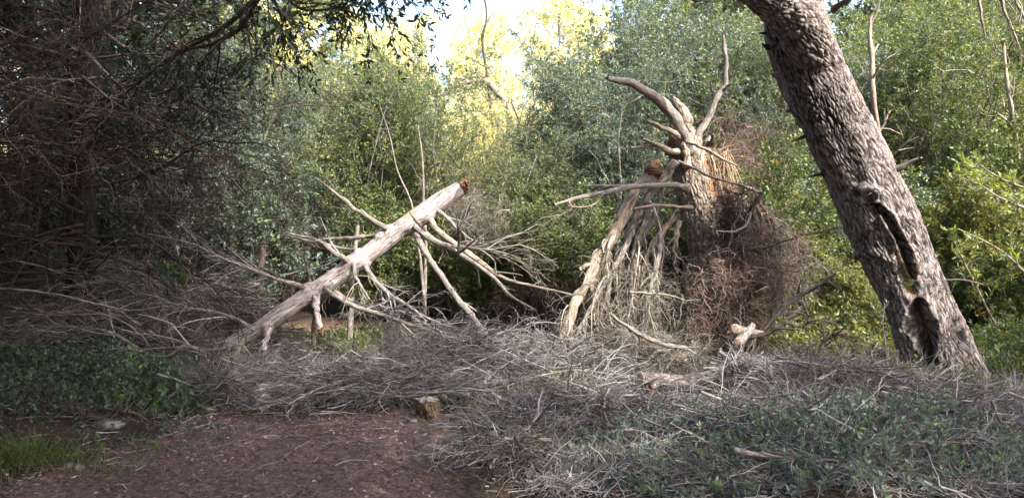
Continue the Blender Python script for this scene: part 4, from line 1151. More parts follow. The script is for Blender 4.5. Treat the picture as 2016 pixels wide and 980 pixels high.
def cut_stump():
    root = empty("tree_stump", category="stump", label="small rotten cut stump with a hollow front at the edge of the track")
    base = P(842, 858, 5.75); zc = height(base[0], base[1]) - 0.02
    K, S = 26, 64
    a = np.arange(S) * 2 * np.pi / S
    V = []
    for k in range(K):
        f = k / (K - 1)
        r = 0.088 * (1.25 - 0.3 * f ** 0.5)
        q = np.stack([np.cos(a) * 2.0, np.sin(a) * 2.0, np.full(S, f * 2)], 1)
        rr = r * (1 + 0.12 * fbm(q, 3))
        front = np.exp(-((a - (1.5 * np.pi - 0.4)) / 0.38) ** 2) * (f < 0.75)
        rr = rr - 0.085 * front * smooth01(0.75, 0.45, np.full(S, f))
        V.append(np.stack([base[0] + rr * np.cos(a), base[1] + rr * np.sin(a), np.full(S, zc + 0.145 * f) + 0.01 * vnoise(q * 3)], 1))
    j = np.arange(S)
    Q = np.vstack([np.stack([k * S + j, k * S + (j + 1) % S, (k + 1) * S + (j + 1) % S, (k + 1) * S + j], 1) for k in range(K - 1)])
    V = np.vstack(V)
    tc = V - [base[0], base[1], 0]
    obj("stump_body", new_mesh("stump_body", V, Q, np.clip(0.6 + 0.3 * fbm(V * 9, 3), 0, 1), tc), M_STUMP, root)
    top = V[-S:]
    c = top.mean(0)
    rings = [1.0, 0.85, 0.5, 0.1]
    vv = np.vstack([c + (top - c) * r + [0, 0, 0.004 + 0.004 * k + 0.0] for k, r in enumerate(rings)])
    vv[:, 2] += 0.012 * fbm(vv * 30, 2)
    qq = np.vstack([np.stack([k * S + j, k * S + (j + 1) % S, (k + 1) * S + (j + 1) % S, (k + 1) * S + j], 1) for k in range(3)])
    obj("sawn_top", new_mesh("sawn_top", vv, qq, np.full(len(vv), 0.3), vv - c), M_BRANCH, root)


def rock_mat():
    m, N, L, b = mat("lichened_stone")
    g = N.new("ShaderNodeTexCoord")
    n = N.new("ShaderNodeTexNoise"); n.inputs["Scale"].default_value = 14; n.inputs["Detail"].default_value = 7
    L.new(g.outputs["Object"], n.inputs["Vector"])
    r = ramp(N, [(0.3, (0.04, 0.035, 0.025)), (0.5, (0.075, 0.068, 0.05)), (0.62, (0.19, 0.18, 0.155)), (0.75, (0.12, 0.11, 0.04))])
    L.new(n.outputs["Fac"], r.inputs[0]); L.new(r.outputs[0], b.inputs["Base Color"])
    b.inputs["Roughness"].default_value = 0.9
    bp = N.new("ShaderNodeBump"); bp.inputs["Strength"].default_value = 0.7; bp.inputs["Distance"].default_value = 0.02
    L.new(n.outputs["Fac"], bp.inputs["Height"]); L.new(bp.outputs[0], b.inputs["Normal"])
    return m


M_ROCK = rock_mat()
M_STUMP = bark_mat("weathered_stump", [(0.3, (0.05, 0.032, 0.02)), (0.5, (0.135, 0.095, 0.062)), (0.7, (0.24, 0.18, 0.125))],
                  scale=(40, 40, 12), nscale=(40, 40, 16), bump=0.9, dist=0.01, crackw=0.1)
cut_stump()


def rock(px, py, Y, size, seed, label):
    c = P(px, py, Y); z0 = height(c[0], c[1])
    nu, nv = 40, 24
    th, ph = np.meshgrid(np.arange(nu) * 2 * np.pi / nu, np.linspace(0.03, np.pi - 0.03, nv))
    d = np.stack([np.cos(th) * np.sin(ph), np.sin(th) * np.sin(ph), np.cos(ph)], -1).reshape(-1, 3)
    rng = np.random.default_rng(seed)
    r = np.ones(len(d))
    for _ in range(14):
        nn = nrm(rng.normal(size=3)); h = rng.uniform(0.6, 0.95)
        dp = d @ nn
        r = np.where(dp > 0.05, np.minimum(r, h / np.maximum(dp, 0.05)), r)
    V = d * r[:, None] * (1 + 0.05 * fbm(d * 3 + seed, 3))[:, None] * np.array(size)
    j = np.arange(nu)
    Q = np.vstack([np.stack([k * nu + j, (k + 1) * nu + j, (k + 1) * nu + (j + 1) % nu, k * nu + (j + 1) % nu], 1) for k in range(nv - 1)])
    o = obj("stone", new_mesh("stone", V, Q), M_ROCK, label=label, category="stone", group="stones beside the track")
    o.location = (c[0], c[1], z0 + size[2] * 0.15)
    return o


rock(215, 876, 5.35, (0.13, 0.10, 0.04), 1, "flat lichen covered stone at the foot of the brambles")
rock(137, 945, 4.55, (0.04, 0.03, 0.028), 2, "small pale grey stone beside the grass tuft")
rock(158, 947, 4.55, (0.035, 0.03, 0.025), 3, "small reddish stone touching the pale grey one")
rock(405, 768, 5.9, (0.09, 0.07, 0.05), 4, "mossy stone half under the twig heap at the far edge of the track")
rock(812, 858, 5.6, (0.05, 0.045, 0.03), 5, "broken chunk lying at the left side of the cut stump")


# ------------------------------------------------------------------ shrub and tree prototypes
def shrub_meshes(seed, H, stems, spread, lv, leafL, leafW, nleaf, rstem=0.03, lean=0.25, leaf_from=0, up=0.25, t0=0.15, t1=1.0, lt0=0.35):
    rng = np.random.default_rng(seed)
    K = 12
    PP = np.empty((stems, K, 3)); PP[:, 0] = np.stack([rng.normal(0, 0.1, stems), rng.normal(0, 0.1, stems), np.zeros(stems)], 1)
    a = rng.uniform(0, 2 * np.pi, stems) if stems > 1 else np.array([0.3])
    d = nrm(np.stack([np.cos(a) * lean, np.sin(a) * lean, np.ones(stems)], 1))
    hh = H * rng.uniform(0.7, 1.0, stems)[:, None]
    for k in range(1, K):
        PP[:, k] = PP[:, k - 1] + d * hh / (K - 1)
        d = nrm(d + rng.normal(0, 0.1, (stems, 3)) + [0, 0, 0.03])
    RR = np.full((stems, 1), rstem) * np.linspace(1, 0.25, K)[None]
    wood = [tubes(PP, RR, 6, seed=seed)]
    cur, cr = PP, RR
    fol = []
    for i, q in enumerate(lv):
        cur, cr = kids(cur, cr, seed=seed + 5 * i, **q)
        wood.append(tubes(cur, cr, 3, seed=seed + i))
        if i >= leaf_from:
            nl = nleaf[i - leaf_from]
            if nl:
                fol.append(leaves(cur, nl, leafL, leafW, seed=seed + i, up=up, t0=t0))
    w = new_mesh("stems", *merge(*wood))
    f = new_mesh("foliage", *merge(*fol), smooth=False)
    return w, f


def lvA(h):  # tall olive-like
    return [dict(n=16, L=(h * 0.22, h * 0.42), ang=(0.4, 1.0), K=7, wig=0.16, t0=0.06, droop=-0.03),
            dict(n=9, L=(h * 0.07, h * 0.16), ang=(0.4, 1.0), K=5, wig=0.2, t0=0.15),
            dict(n=5, L=(0.10, 0.26), K=4, wig=0.2, t0=0.1)]


PROTO = {}
PROTO['olive1'] = shrub_meshes(11, 4.4, 6, 1, lvA(4.4), 0.055, 0.017, [5, 12], rstem=0.035, lean=0.28, leaf_from=1)
PROTO['olive2'] = shrub_meshes(12, 4.0, 7, 1, lvA(4.0), 0.052, 0.017, [5, 11], rstem=0.03, lean=0.36, leaf_from=1)
PROTO['bush1'] = shrub_meshes(13, 2.4, 9, 1, lvA(2.6), 0.05, 0.026, [4, 9], rstem=0.016, lean=0.5, leaf_from=1)
PROTO['bush2'] = shrub_meshes(14, 2.0, 8, 1, lvA(2.3), 0.055, 0.024, [4, 9], rstem=0.015, lean=0.7, leaf_from=1)
PROTO['airy'] = shrub_meshes(15, 3.6, 4, 1, [dict(n=10, L=(0.8, 1.4), ang=(0.4, 0.9), K=7, wig=0.18, t0=0.1, droop=-0.03), dict(n=7, L=(0.25, 0.55), K=5, wig=0.22), dict(n=4, L=(0.1, 0.25), K=4)], 0.05, 0.016, [4, 8], rstem=0.022, lean=0.2, leaf_from=1)
PROTO['tree'] = shrub_meshes(16, 7.0, 2, 1, [dict(n=16, L=(1.6, 3.0), ang=(0.5, 1.1), K=8, wig=0.16, t0=0.3), dict(n=9, L=(0.6, 1.2), K=6, wig=0.2), dict(n=6, L=(0.2, 0.5), K=4)], 0.11, 0.045, [5, 12], rstem=0.09, lean=0.08, leaf_from=1)
PROTO['shade'] = shrub_meshes(17, 9.5, 1, 1, [dict(n=26, L=(2.4, 4.4), ang=(0.9, 1.4), K=8, wig=0.12, t0=0.5, droop=-0.02), dict(n=9, L=(0.8, 1.6), K=5, wig=0.2), dict(n=6, L=(0.3, 0.6), K=4)], 0.20, 0.09, [6, 12], rstem=0.2, lean=0.05, leaf_from=1)
PROTO['low'] = shrub_meshes(18, 0.5, 9, 1, [dict(n=6, L=(0.15, 0.35), ang=(0.4, 1.0), K=5, wig=0.2), dict(n=4, L=(0.06, 0.16), K=4)], 0.036, 0.017, [5, 6], rstem=0.005, lean=0.8, leaf_from=0)
PROTO['dry'] = shrub_meshes(19, 3.6, 7, 1, [dict(n=14, L=(0.7, 1.4), ang=(0.4, 1.1), K=7, wig=0.2, t0=0.05), dict(n=9, L=(0.25, 0.6), K=5, wig=0.25), dict(n=6, L=(0.1, 0.3), K=4, wig=0.3)], 0.04, 0.012, [1, 1], rstem=0.025, lean=0.35, leaf_from=1)

C_BLUE = (0.092, 0.132, 0.105)
C_OLIVE = (0.115, 0.150, 0.078)
C_GREEN = (0.100, 0.138, 0.046)
C_YEL = (0.150, 0.172, 0.056)
C_SUN_PAINT = (0.52, 0.49, 0.26)  # leaf tint raised to paint in blown-out sunlight
C_GLOW_PAINT = (0.62, 0.58, 0.36)  # paler still, washed-out glare painted into the leaf colour
C_DARK = (0.020, 0.034, 0.020)  # near-black leaf tint, deep shade painted into the colour
C_GREY = (0.115, 0.135, 0.095)
C_BRAMBLE = (0.055, 0.115, 0.045)

WOODM = {}


def plant(proto, px, Y, col, label, s=1.0, rot=0.0, name=None, cat="shrub", stem=None, sink=0.05, group=None, leaf=None, sz=None, xy=None):
    w, f = PROTO[proto]
    if xy is None:
        x = (px - 1008) / FPX * Y; y = Y
    else:
        x, y = xy
    z = float(height(x, y)) - sink
    nm = name or ("tree" if proto in ('tree', 'shade') else "shrub")
    root = empty(nm, category=cat, label=label)
    root.location = (x, y, z); root.rotation_euler = (0, 0, rot)
    root.scale = (s, s, s * (sz or 1))
    if group:
        root["group"] = group
    if not w.materials:
        w.materials.append(None); f.materials.append(None)
    a = bpy.data.objects.new("trunk" if nm in ("tree", "pine_tree") else "stems", w); COL.objects.link(a); a.parent = root
    a.material_slots[0].link = 'OBJECT'; a.material_slots[0].material = stem or M_TWIG
    b = bpy.data.objects.new("crown" if nm in ("tree", "pine_tree") else "foliage", f); COL.objects.link(b); b.parent = root
    b.material_slots[0].link = 'OBJECT'; b.material_slots[0].material = leaf or M_LEAF
    b.color = (*col, 1)
    return root


GB = "shrubs and small trees walling the clearing"
# (proto, px, depth, colour, scale, label)
BACK = [
    ('olive1', 825, 11.8, C_OLIVE, 0.82, "tall fine leaved shrub right behind the fallen trunk's raised end"),
    ('olive2', 735, 11.2, C_GREEN, 0.85, "fresh green upright shrub above the middle of the fallen trunk"),
    ('olive1', 630, 12.3, C_OLIVE, 0.82, "feathery grey green shrub left of the fresh green one above the fallen trunk"),
    ('olive2', 500, 11.0, C_BLUE, 0.78, "blue green shrub over the fallen trunk's low half"),
    ('bush1', 450, 9.8, C_BLUE, 0.95, "dense teal bush lit softly behind the long twiggy branch"),
    ('olive1', 360, 10.8, C_BLUE, 0.95, "dim blue green shrub at the edge of the dark twigs"),
    ('bush2', 860, 10.4, C_GREEN, 0.75, "small bright green bush seen under the raised trunk"),
    ('bush1', 770, 10.6, C_GREEN, 0.7, "low green bush between the two thin dark trunks and the pale sapling"),
    ('olive2', 1000, 10.8, C_OLIVE, 0.62, "low grey green shrub between the two broken trees"),
    ('bush1', 1075, 10.2, C_GREEN, 0.78, "rounded green bush above the dark gap"),
    ('olive1', 1175, 11.4, C_BLUE, 0.86, "large blue green shrub just left of the snag's bare limbs"),
    ('olive2', 1240, 12.0, C_BLUE, 1.05, "tall dark olive shrub directly behind the snag's curved limb"),
    ('olive1', 1340, 12.6, C_OLIVE, 1.0, "dense shrub behind the snag's snapped top"),
    ('olive2', 1225, 13.4, C_BLUE, 1.1, "tallest olive shrub against the bright sky opening"),
    ('airy', 1400, 13.6, C_OLIVE, 1.15, "airy shrub filling the gap above the snag"),
    ('olive1', 1480, 12.0, C_BLUE, 0.95, "blue green shrub between the snag's upright limb and the leaning pine"),
    ('bush1', 1520, 9.9, C_GREEN, 0.95, "fresh green bush left of the leaning pine's middle"),
    ('bush2', 1600, 9.4, C_YEL, 0.62, "yellow green low bush behind the leaning pine's foot"),
    ('bush1', 1660, 10.6, C_BLUE, 0.85, "shaded bush close behind the leaning pine's left edge"),
    ('olive1', 1760, 11.6, C_GREEN, 1.0, "tall green shrub right of the leaning pine's upper trunk"),
    ('olive2', 1860, 12.2, C_YEL, 1.0, "tall yellowish shrub with warm light right of the leaning pine"),
    ('bush1', 1840, 10.3, C_GREEN, 1.05, "dense green bush at mid height right of the leaning pine"),
    ('olive1', 1970, 11.5, C_GREEN, 1.0, "big leafy shrub at the far right behind the bare stems"),
    ('bush2', 1960, 9.2, C_YEL, 0.95, "bright yellow green bush at the right edge, level with the hollow"),
    ('bush1', 2060, 9.6, C_YEL, 1.0, "bright green bush cut off by the right edge"),
    ('bush2', 1900, 8.9, C_GREEN, 0.6, "low leafy bush touching the right side of the leaning pine's foot"),
    ('bush2', 1700, 8.9, C_YEL, 0.45, "small glossy green bush in front of the shaded one left of the pine's foot"),
    ('olive2', 950, 13.6, C_SUN_PAINT, 0.72, "sunlit yellow shrub in the gap between the two broken trees"),
    ('olive1', 1025, 15.0, C_SUN_PAINT, 0.72, "pale glowing shrub left of the tallest olive shrub"),
    ('olive2', 720, 14.4, C_OLIVE, 0.95, "feathery shrub fading into the bright light upper left of centre"),
    ('olive1', 560, 14.2, C_OLIVE, 0.9, "pale green shrub below the bright leafy opening at upper left"),
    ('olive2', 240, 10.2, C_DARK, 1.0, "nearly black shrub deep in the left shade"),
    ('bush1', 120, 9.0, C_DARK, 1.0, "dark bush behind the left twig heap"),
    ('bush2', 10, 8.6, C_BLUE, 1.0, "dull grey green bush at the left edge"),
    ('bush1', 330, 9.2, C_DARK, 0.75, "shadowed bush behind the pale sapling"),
    ('dry', 430, 9.6, C_DARK, 0.62, "dry brown thicket in the shade behind the low half of the trunk"),
    ('dry', 560, 10.2, C_DARK, 0.6, "dry brown thicket between the thin dark trunks"),
    ('dry', 1450, 10.2, C_DARK, 0.8, "bare grey brown thicket behind the snag"),
    ('dry', 1890, 10.8, C_YEL, 0.9, "bare twiggy shrub amid green leaves at upper right"),
    ('olive2', 1560, 13.2, C_OLIVE, 1.1, "tall olive shrub left of where the pine leaves the frame"),
    ('olive1', 1680, 13.5, C_GREEN, 1.15, "high green shrub behind the leaning pine's top"),
    ('olive2', 1800, 14.4, C_YEL, 1.2, "high sunlit shrub filling the upper right"),
    ('olive1', 1930, 14.2, C_GREEN, 1.2, "high dark green shrub at the upper right corner"),
    ('olive2', 2050, 13.2, C_GREEN, 1.1, "leafy shrub leaning in at the upper right edge"),
]
rg = np.random.default_rng(77)
for (pr, px, Y, c, s, lb) in BACK:
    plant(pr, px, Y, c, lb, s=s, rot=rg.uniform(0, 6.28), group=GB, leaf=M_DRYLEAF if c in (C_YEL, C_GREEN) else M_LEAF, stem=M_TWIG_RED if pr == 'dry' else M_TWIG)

# trees on the rise behind, sun glow painted into the palest leaf colours
GT = "sunlit trees on the slope behind the clearing"
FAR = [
    ('tree', 480, 20, C_SUN_PAINT, 0.95, "sunlit yellow tree glowing behind the dark overhanging leaves"),
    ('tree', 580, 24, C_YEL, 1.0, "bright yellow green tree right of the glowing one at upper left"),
    ('tree', 700, 27, C_GLOW_PAINT, 0.95, "washed out tree on the slope above the feathery shrubs"),
    ('tree', 820, 31, C_GLOW_PAINT, 0.95, "pale tree left of the bright sky opening"),
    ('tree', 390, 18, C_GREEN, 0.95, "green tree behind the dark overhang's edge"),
    ('tree', 1000, 26, C_SUN_PAINT, 0.62, "pale yellow tree low under the sky opening"),
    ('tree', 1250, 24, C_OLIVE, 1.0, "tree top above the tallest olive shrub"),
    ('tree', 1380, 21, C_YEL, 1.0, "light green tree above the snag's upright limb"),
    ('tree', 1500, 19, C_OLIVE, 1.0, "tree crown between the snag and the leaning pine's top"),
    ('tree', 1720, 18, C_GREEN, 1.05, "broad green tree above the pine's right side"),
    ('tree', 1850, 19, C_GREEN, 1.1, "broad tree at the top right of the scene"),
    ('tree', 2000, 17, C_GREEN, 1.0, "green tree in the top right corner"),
    ('tree', 1120, 34, C_GLOW_PAINT, 0.75, "distant pale tree right of the sky opening"),
    ('tree', 915, 25, C_GLOW_PAINT, 0.86, "tall washed out tree crown at the left edge of the sky opening"),
    ('tree', 1125, 30, C_GLOW_PAINT, 1.15, "tall washed out tree crown at the right edge of the sky opening"),
    ('airy', 925, 20, C_GLOW_PAINT, 1.45, "thin yellow tree at the left side of the bright sky opening"),
    ('airy', 1095, 22, C_GLOW_PAINT, 1.6, "thin yellow tree at the right side of the bright sky opening"),
    ('airy', 1000, 18, C_GLOW_PAINT, 0.95, "low glowing tree in the middle of the bright opening"),
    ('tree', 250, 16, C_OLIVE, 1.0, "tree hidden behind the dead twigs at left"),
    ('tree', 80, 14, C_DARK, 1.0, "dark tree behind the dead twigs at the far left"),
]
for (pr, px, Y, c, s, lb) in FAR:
    plant(pr, px, Y, c, lb, s=s, rot=rg.uniform(0, 6.28), group=GT, cat="tree", stem=M_TWIG_TAN, sink=0.3, leaf=M_PALELEAF if c == C_GLOW_PAINT else M_LEAF)


def far_wood():
    """the wooded hill that reads as one mass"""
    rng = np.random.default_rng(4)
    n = 900
    y = rng.uniform(34, 95, n); x = rng.uniform(-0.75, 0.75, n) * y
    cl = 60
    c = np.repeat(np.stack([x, y, height(x, y)], 1), cl, axis=0)
    M = n * cl
    d = nrm(rng.normal(size=(M, 3))) * rng.uniform(0.4, 1, (M, 1)) ** 0.5
    hgt = np.repeat(rng.uniform(1.6, 4.0, n), cl)[:, None]
    p = c + d * np.hstack([hgt * 0.55, hgt * 0.55, hgt * 0.6]) + [0, 0, 1] * hgt * 0.6
    u = nrm(rng.normal(size=(M, 3))); v = nrm(np.cross(u, rng.normal(size=(M, 3))))
    l = rng.uniform(0.16, 0.4, (M, 1))
    V = np.stack([p, p + u * l / 2 + v * l * 0.25, p + u * l, p + u * l / 2 - v * l * 0.25], 1).reshape(-1, 3)
    me = new_mesh("far_wood", V, np.arange(M * 4).reshape(-1, 4), np.repeat(rng.uniform(0, 1, M), 4), smooth=False)
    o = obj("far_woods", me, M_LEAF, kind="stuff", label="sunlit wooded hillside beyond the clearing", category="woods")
    o.color = (*C_SUN_PAINT, 1)


far_wood()

for i, (x, y, k, c) in enumerate([(-6.0, 5.0, 'olive1', 0.9), (-6.6, 6.6, 'olive2', 1.0), (-7.4, 8.4, 'olive1', 1.1), (-5.2, 3.4, 'olive2', 0.8)]):  # shrubs added out of frame to block light from the left
    plant(k, 0, 0, C_DARK, "unseen dark shrub added to block light left of the track", s=c, rot=i * 1.3, xy=(x, y), group="unseen light-blocking shrubs left of the track")

# shade trees round and above the clearing, out of the frame: their crowns close off the sky over the track
GS = "tall shade trees standing round the track"
SH = [((-6.4, 4.2), 1, 0.0), ((-3.1, 3.3), 1, 1.7), ((-6, 6.6), 0.95, 3.4), ((-9.5, 8.5), 1, 5.1), ((-3.4, 0), 1, 0.5), ((-6.8, 0), 1, 2.2), ((0, -2.6), 1, 3.9), ((3.0, 1.0), 0.85, 5.6), ((4.8, -1.8), 1, 1.0), ((8.4, -2.6), 1, 2.7), ((12, -2.4), 1.05, 4.4), ((6.4, -5.6), 1, 6.1), ((2.5, -5.5), 1, 1.6), ((10, -7), 1.1, 3.3), ((-5.0, 4.4), 0.78, 5.0), ((-4.9, 6.0), 0.76, 0.4), ((-8.0, 2.5), 0.8, 2.1)]
for i, (xy, s, r) in enumerate(SH):
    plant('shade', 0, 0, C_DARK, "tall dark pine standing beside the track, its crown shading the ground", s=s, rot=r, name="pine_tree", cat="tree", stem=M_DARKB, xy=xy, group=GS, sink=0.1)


# ------------------------------------------------------------------ thin standing trunks
def pole_tree(pts, label, m, sp=None, tw=M_TWIG, seed=0, name="sapling", cat="sapling"):
    root = empty(name, category=cat, label=label, group="thin trunks standing among the shrubs")
    o, bp, br = limb("trunk", pts, m, root, K=40, S=12, seed=seed, wob=0.12, rough=0.06, rs=0.8)
    if sp:
        g, _, _ = tree_of(bp, br, sp, seed=seed + 3)
        obj("branches", new_mesh("branches", *g), tw, root)


SAP = [dict(n=7, L=(0.3, 0.9), ang=(0.4, 0.8), wig=0.15, t0=0.45), dict(n=5, L=(0.12, 0.4), wig=0.2)]
pole_tree([(627, 740, 7, 8.2), (622, 700, 6, 8.2), (618, 650, 6, 8.2), (624, 600, 6, 8.25), (612, 560, 5, 8.3), (600, 500, 4, 8.4)], "thin dark trunk left of the two under the fallen trunk", M_DARKB, seed=401)
pole_tree([(692, 738, 7, 8.3), (688, 700, 7, 8.3), (690, 640, 7, 8.3), (692, 580, 6, 8.3), (697, 520, 6, 8.35), (705, 440, 4, 8.5)], "thin dark trunk right of the two under the fallen trunk", M_BRANCH, seed=402)
pole_tree([(505, 620, 9, 9.0), (508, 580, 9, 9.0), (512, 545, 8, 9.0), (520, 480, 7, 9.1)], "faint grey trunk in the deep shade behind the low half", M_DARKB, seed=403)
pole_tree([(836, 640, 4.5, 9.6), (836, 560, 4.5, 9.6), (838, 480, 4, 9.6), (834, 400, 3, 9.6), (832, 320, 2.2, 9.6), (822, 240, 1.2, 9.6)], "slim pale trunk rising behind the fallen trunk's upper half", M_BRANCH, seed=404)
pole_tree([(838, 620, 4, 9.3), (826, 500, 3.2, 9.3), (812, 410, 2.4, 9.3), (800, 375, 2.2, 9.3), (782, 335, 1.9, 9.3), (772, 290, 1.5, 9.3), (762, 250, 1, 9.3), (745, 200, 0.6, 9.3)], "leaning pale stem behind the upper half of the fallen trunk", M_BRANCH, seed=405)
pole_tree([(1745, 620, 9, 10.2), (1738, 420, 8, 10.0), (1730, 280, 7, 9.8), (1718, 180, 6.5, 9.6), (1717, 120, 6, 9.6), (1712, 70, 5, 9.6), (1716, 20, 3, 9.6)], "pale forked sapling right of the leaning pine's upper trunk", M_TAN, seed=406, sp=SAP, tw=M_TWIG_TAN)
pole_tree([(2030, 620, 7, 10.2), (2015, 420, 6, 10.0), (2003, 290, 5, 9.8), (1988, 200, 5, 9.6), (1980, 140, 4, 9.6), (1975, 80, 3, 9.6)], "slim pale stem at the far right among the leaves", M_TAN, seed=407, sp=SAP, tw=M_TWIG_TAN)
pole_tree([(340, 672, 4, 7.6), (352, 640, 4, 7.6), (358, 590, 4, 7.6), (357, 550, 3.5, 7.6), (352, 510, 2.5, 7.6), (346, 480, 1.5, 7.6)], "pale sapling with a clump of green leaves behind the left twig heap", M_TAN, seed=408, sp=SPRAY_LITE, tw=M_TWIG_TAN)
pole_tree([(358, 590, 3, 7.6), (368, 550, 2.5, 7.6), (373, 515, 2, 7.6), (380, 500, 1, 7.6)], "second thinner stem beside the pale sapling", M_TAN, seed=409)
pole_tree([(1365, 215, 6, 12.0), (1362, 170, 6, 12.0), (1345, 130, 5, 12.0), (1335, 95, 3, 12.0)], "dark twisting trunk behind the snag's top", M_DARKB, seed=410, sp=SAP, tw=M_TWIG_DARK)
pole_tree([(985, 460, 5, 16), (975, 300, 4, 16), (964, 190, 3.5, 16), (955, 120, 3, 16), (950, 80, 2.6, 16), (958, 30, 2.2, 16), (950, -20, 2, 16)], "bare twisting stem against the white sky opening", M_DARKB, seed=411, sp=[dict(n=9, L=(0.4, 1.3), ang=(0.5, 1.2), wig=0.3, t0=0.05), dict(n=6, L=(0.15, 0.6), wig=0.3)], tw=M_TWIG)
pole_tree([(1018, 460, 9, 15), (1012, 320, 8, 15), (1000, 212, 6, 15), (978, 182, 6, 15), (955, 160, 5, 15), (920, 162, 4, 15), (885, 175, 2.5, 15)], "bleached arching dead limb below the sky opening", M_TAN, seed=412, sp=[dict(n=9, L=(0.3, 0.9), ang=(0.5, 1.2), wig=0.2, droop=0.25), dict(n=5, L=(0.15, 0.4), droop=0.25)], tw=M_TWIG_TAN)


# ------------------------------------------------------------------ dark overhang on the left: dead pine twigs and leafy sprays
def dead_pine():
    root = empty("dead_pine", category="tree", label="dark dead pine full of tangled reddish twigs filling the upper left")
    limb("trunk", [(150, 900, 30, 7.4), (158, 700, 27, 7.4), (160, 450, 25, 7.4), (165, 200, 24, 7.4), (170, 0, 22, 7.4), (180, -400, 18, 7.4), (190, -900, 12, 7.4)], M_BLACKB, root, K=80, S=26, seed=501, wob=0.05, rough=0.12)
    rng = np.random.default_rng(9)
    n = 105
    PP = np.empty((n, 10, 3))
    py = rng.uniform(-350, 560, n)
    PP[:, 0] = np.array([P(165, y, 7.2) for y in py])
    a = rng.uniform(-0.15, 1.1, n) - np.pi / 2 * rng.uniform(0.1, 1.15, n)
    d = np.stack([np.cos(a), np.sin(a), rng.normal(0.1, 0.18, n)], 1)
    left = rng.uniform(0, 1, n) < 0.4
    d[left, 0] *= -1
    d = nrm(d)
    ln = rng.uniform(1.0, 2.7, n)[:, None]
    for k in range(1, 10):
        PP[:, k] = PP[:, k - 1] + d * ln / 9
        d = nrm(d + rng.normal(0, 0.13, (n, 3)) + [0, 0, -0.05])
    RR = rng.uniform(0.008, 0.02, n)[:, None] * np.linspace(1, 0.25, 10)[None]
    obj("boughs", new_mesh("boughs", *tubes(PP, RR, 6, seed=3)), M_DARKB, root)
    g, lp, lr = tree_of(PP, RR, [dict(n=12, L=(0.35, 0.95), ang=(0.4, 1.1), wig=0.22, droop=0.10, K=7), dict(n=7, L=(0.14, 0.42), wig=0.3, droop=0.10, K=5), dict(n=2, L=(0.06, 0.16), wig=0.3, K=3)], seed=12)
    obj("twigs", new_mesh("twigs", *g), twig_mat("shade_dark_twigs", [(0, (0.006, 0.005, 0.004)), (0.6, (0.022, 0.016, 0.013)), (0.9, (0.06, 0.045, 0.036)), (1, (0.12, 0.095, 0.08))]), root)  # twig colour lowered to near black to imitate the shade here


dead_pine()


def hanging_twigs():
    """nearer, paler dead twigs crossing the upper left"""
    rng = np.random.default_rng(19)
    root = empty("dead_bough", category="dead bough", label="near spray of pale reddish dead twigs reaching in at the upper left edge")
    n = 16
    PP = np.empty((n, 10, 3))
    for i in range(n):
        PP[i, 0] = P(-160 + rng.uniform(-60, 60), rng.uniform(-60, 330), rng.uniform(4.6, 5.6))
    d = nrm(np.stack([np.ones(n), rng.normal(0.1, 0.3, n), rng.normal(0, 0.22, n)], 1))
    ln = rng.uniform(0.9, 2.1, n)[:, None]
    for k in range(1, 10):
        PP[:, k] = PP[:, k - 1] + d * ln / 9
        d = nrm(d + rng.normal(0, 0.1, (n, 3)))
    RR = rng.uniform(0.004, 0.008, n)[:, None] * np.linspace(1, 0.3, 10)[None]
    obj("boughs", new_mesh("boughs", *tubes(PP, RR, 6, seed=3)), M_TWIG_RED, root)
    g, _, _ = tree_of(PP, RR, [dict(n=10, L=(0.25, 0.7), ang=(0.4, 1.1), wig=0.2, K=7), dict(n=5, L=(0.1, 0.3), wig=0.25, K=5)], seed=22)
    obj("twigs", new_mesh("twigs", *g), twig_mat("pale_red_twigs", [(0, (0.04, 0.024, 0.019)), (0.6, (0.11, 0.072, 0.055)), (1, (0.26, 0.21, 0.17))]), root)


hanging_twigs()


def overhang(name, boughs, label, col, leafL, leafW, seed, lv, nl, m=M_DARKB, tw=M_TWIG_DARK, cat="bough", up=-0.2):
    root = empty(name, category=cat, label=label, group="leafy boughs hanging over the upper left")
    P_, R_ = [], []
    for i, b in enumerate(boughs):
        o, bp, br = limb("bough", b, m, root, K=30, S=9, seed=seed + i, wob=0.15, rough=0.08)
        P_.append(bp); R_.append(br)
    P_, R_ = np.array(P_), np.array(R_)
    cur, cr = P_, R_
    wood, fol = [], []
    for i, q in enumerate(lv):
        cur, cr = kids(cur, cr, seed=seed + 5 * i, **q)
        wood.append(tubes(cur, cr, 3, seed=seed + i))
        if nl[i]:
            fol.append(leaves(cur, nl[i], leafL, leafW, seed=seed + i, up=up, spread=0.6))
    obj("twigs", new_mesh("twigs", *merge(*wood)), tw, root)
    f = obj("foliage", new_mesh("foliage", *merge(*fol), smooth=False), M_LEAF, root)
    f.color = (*col, 1)


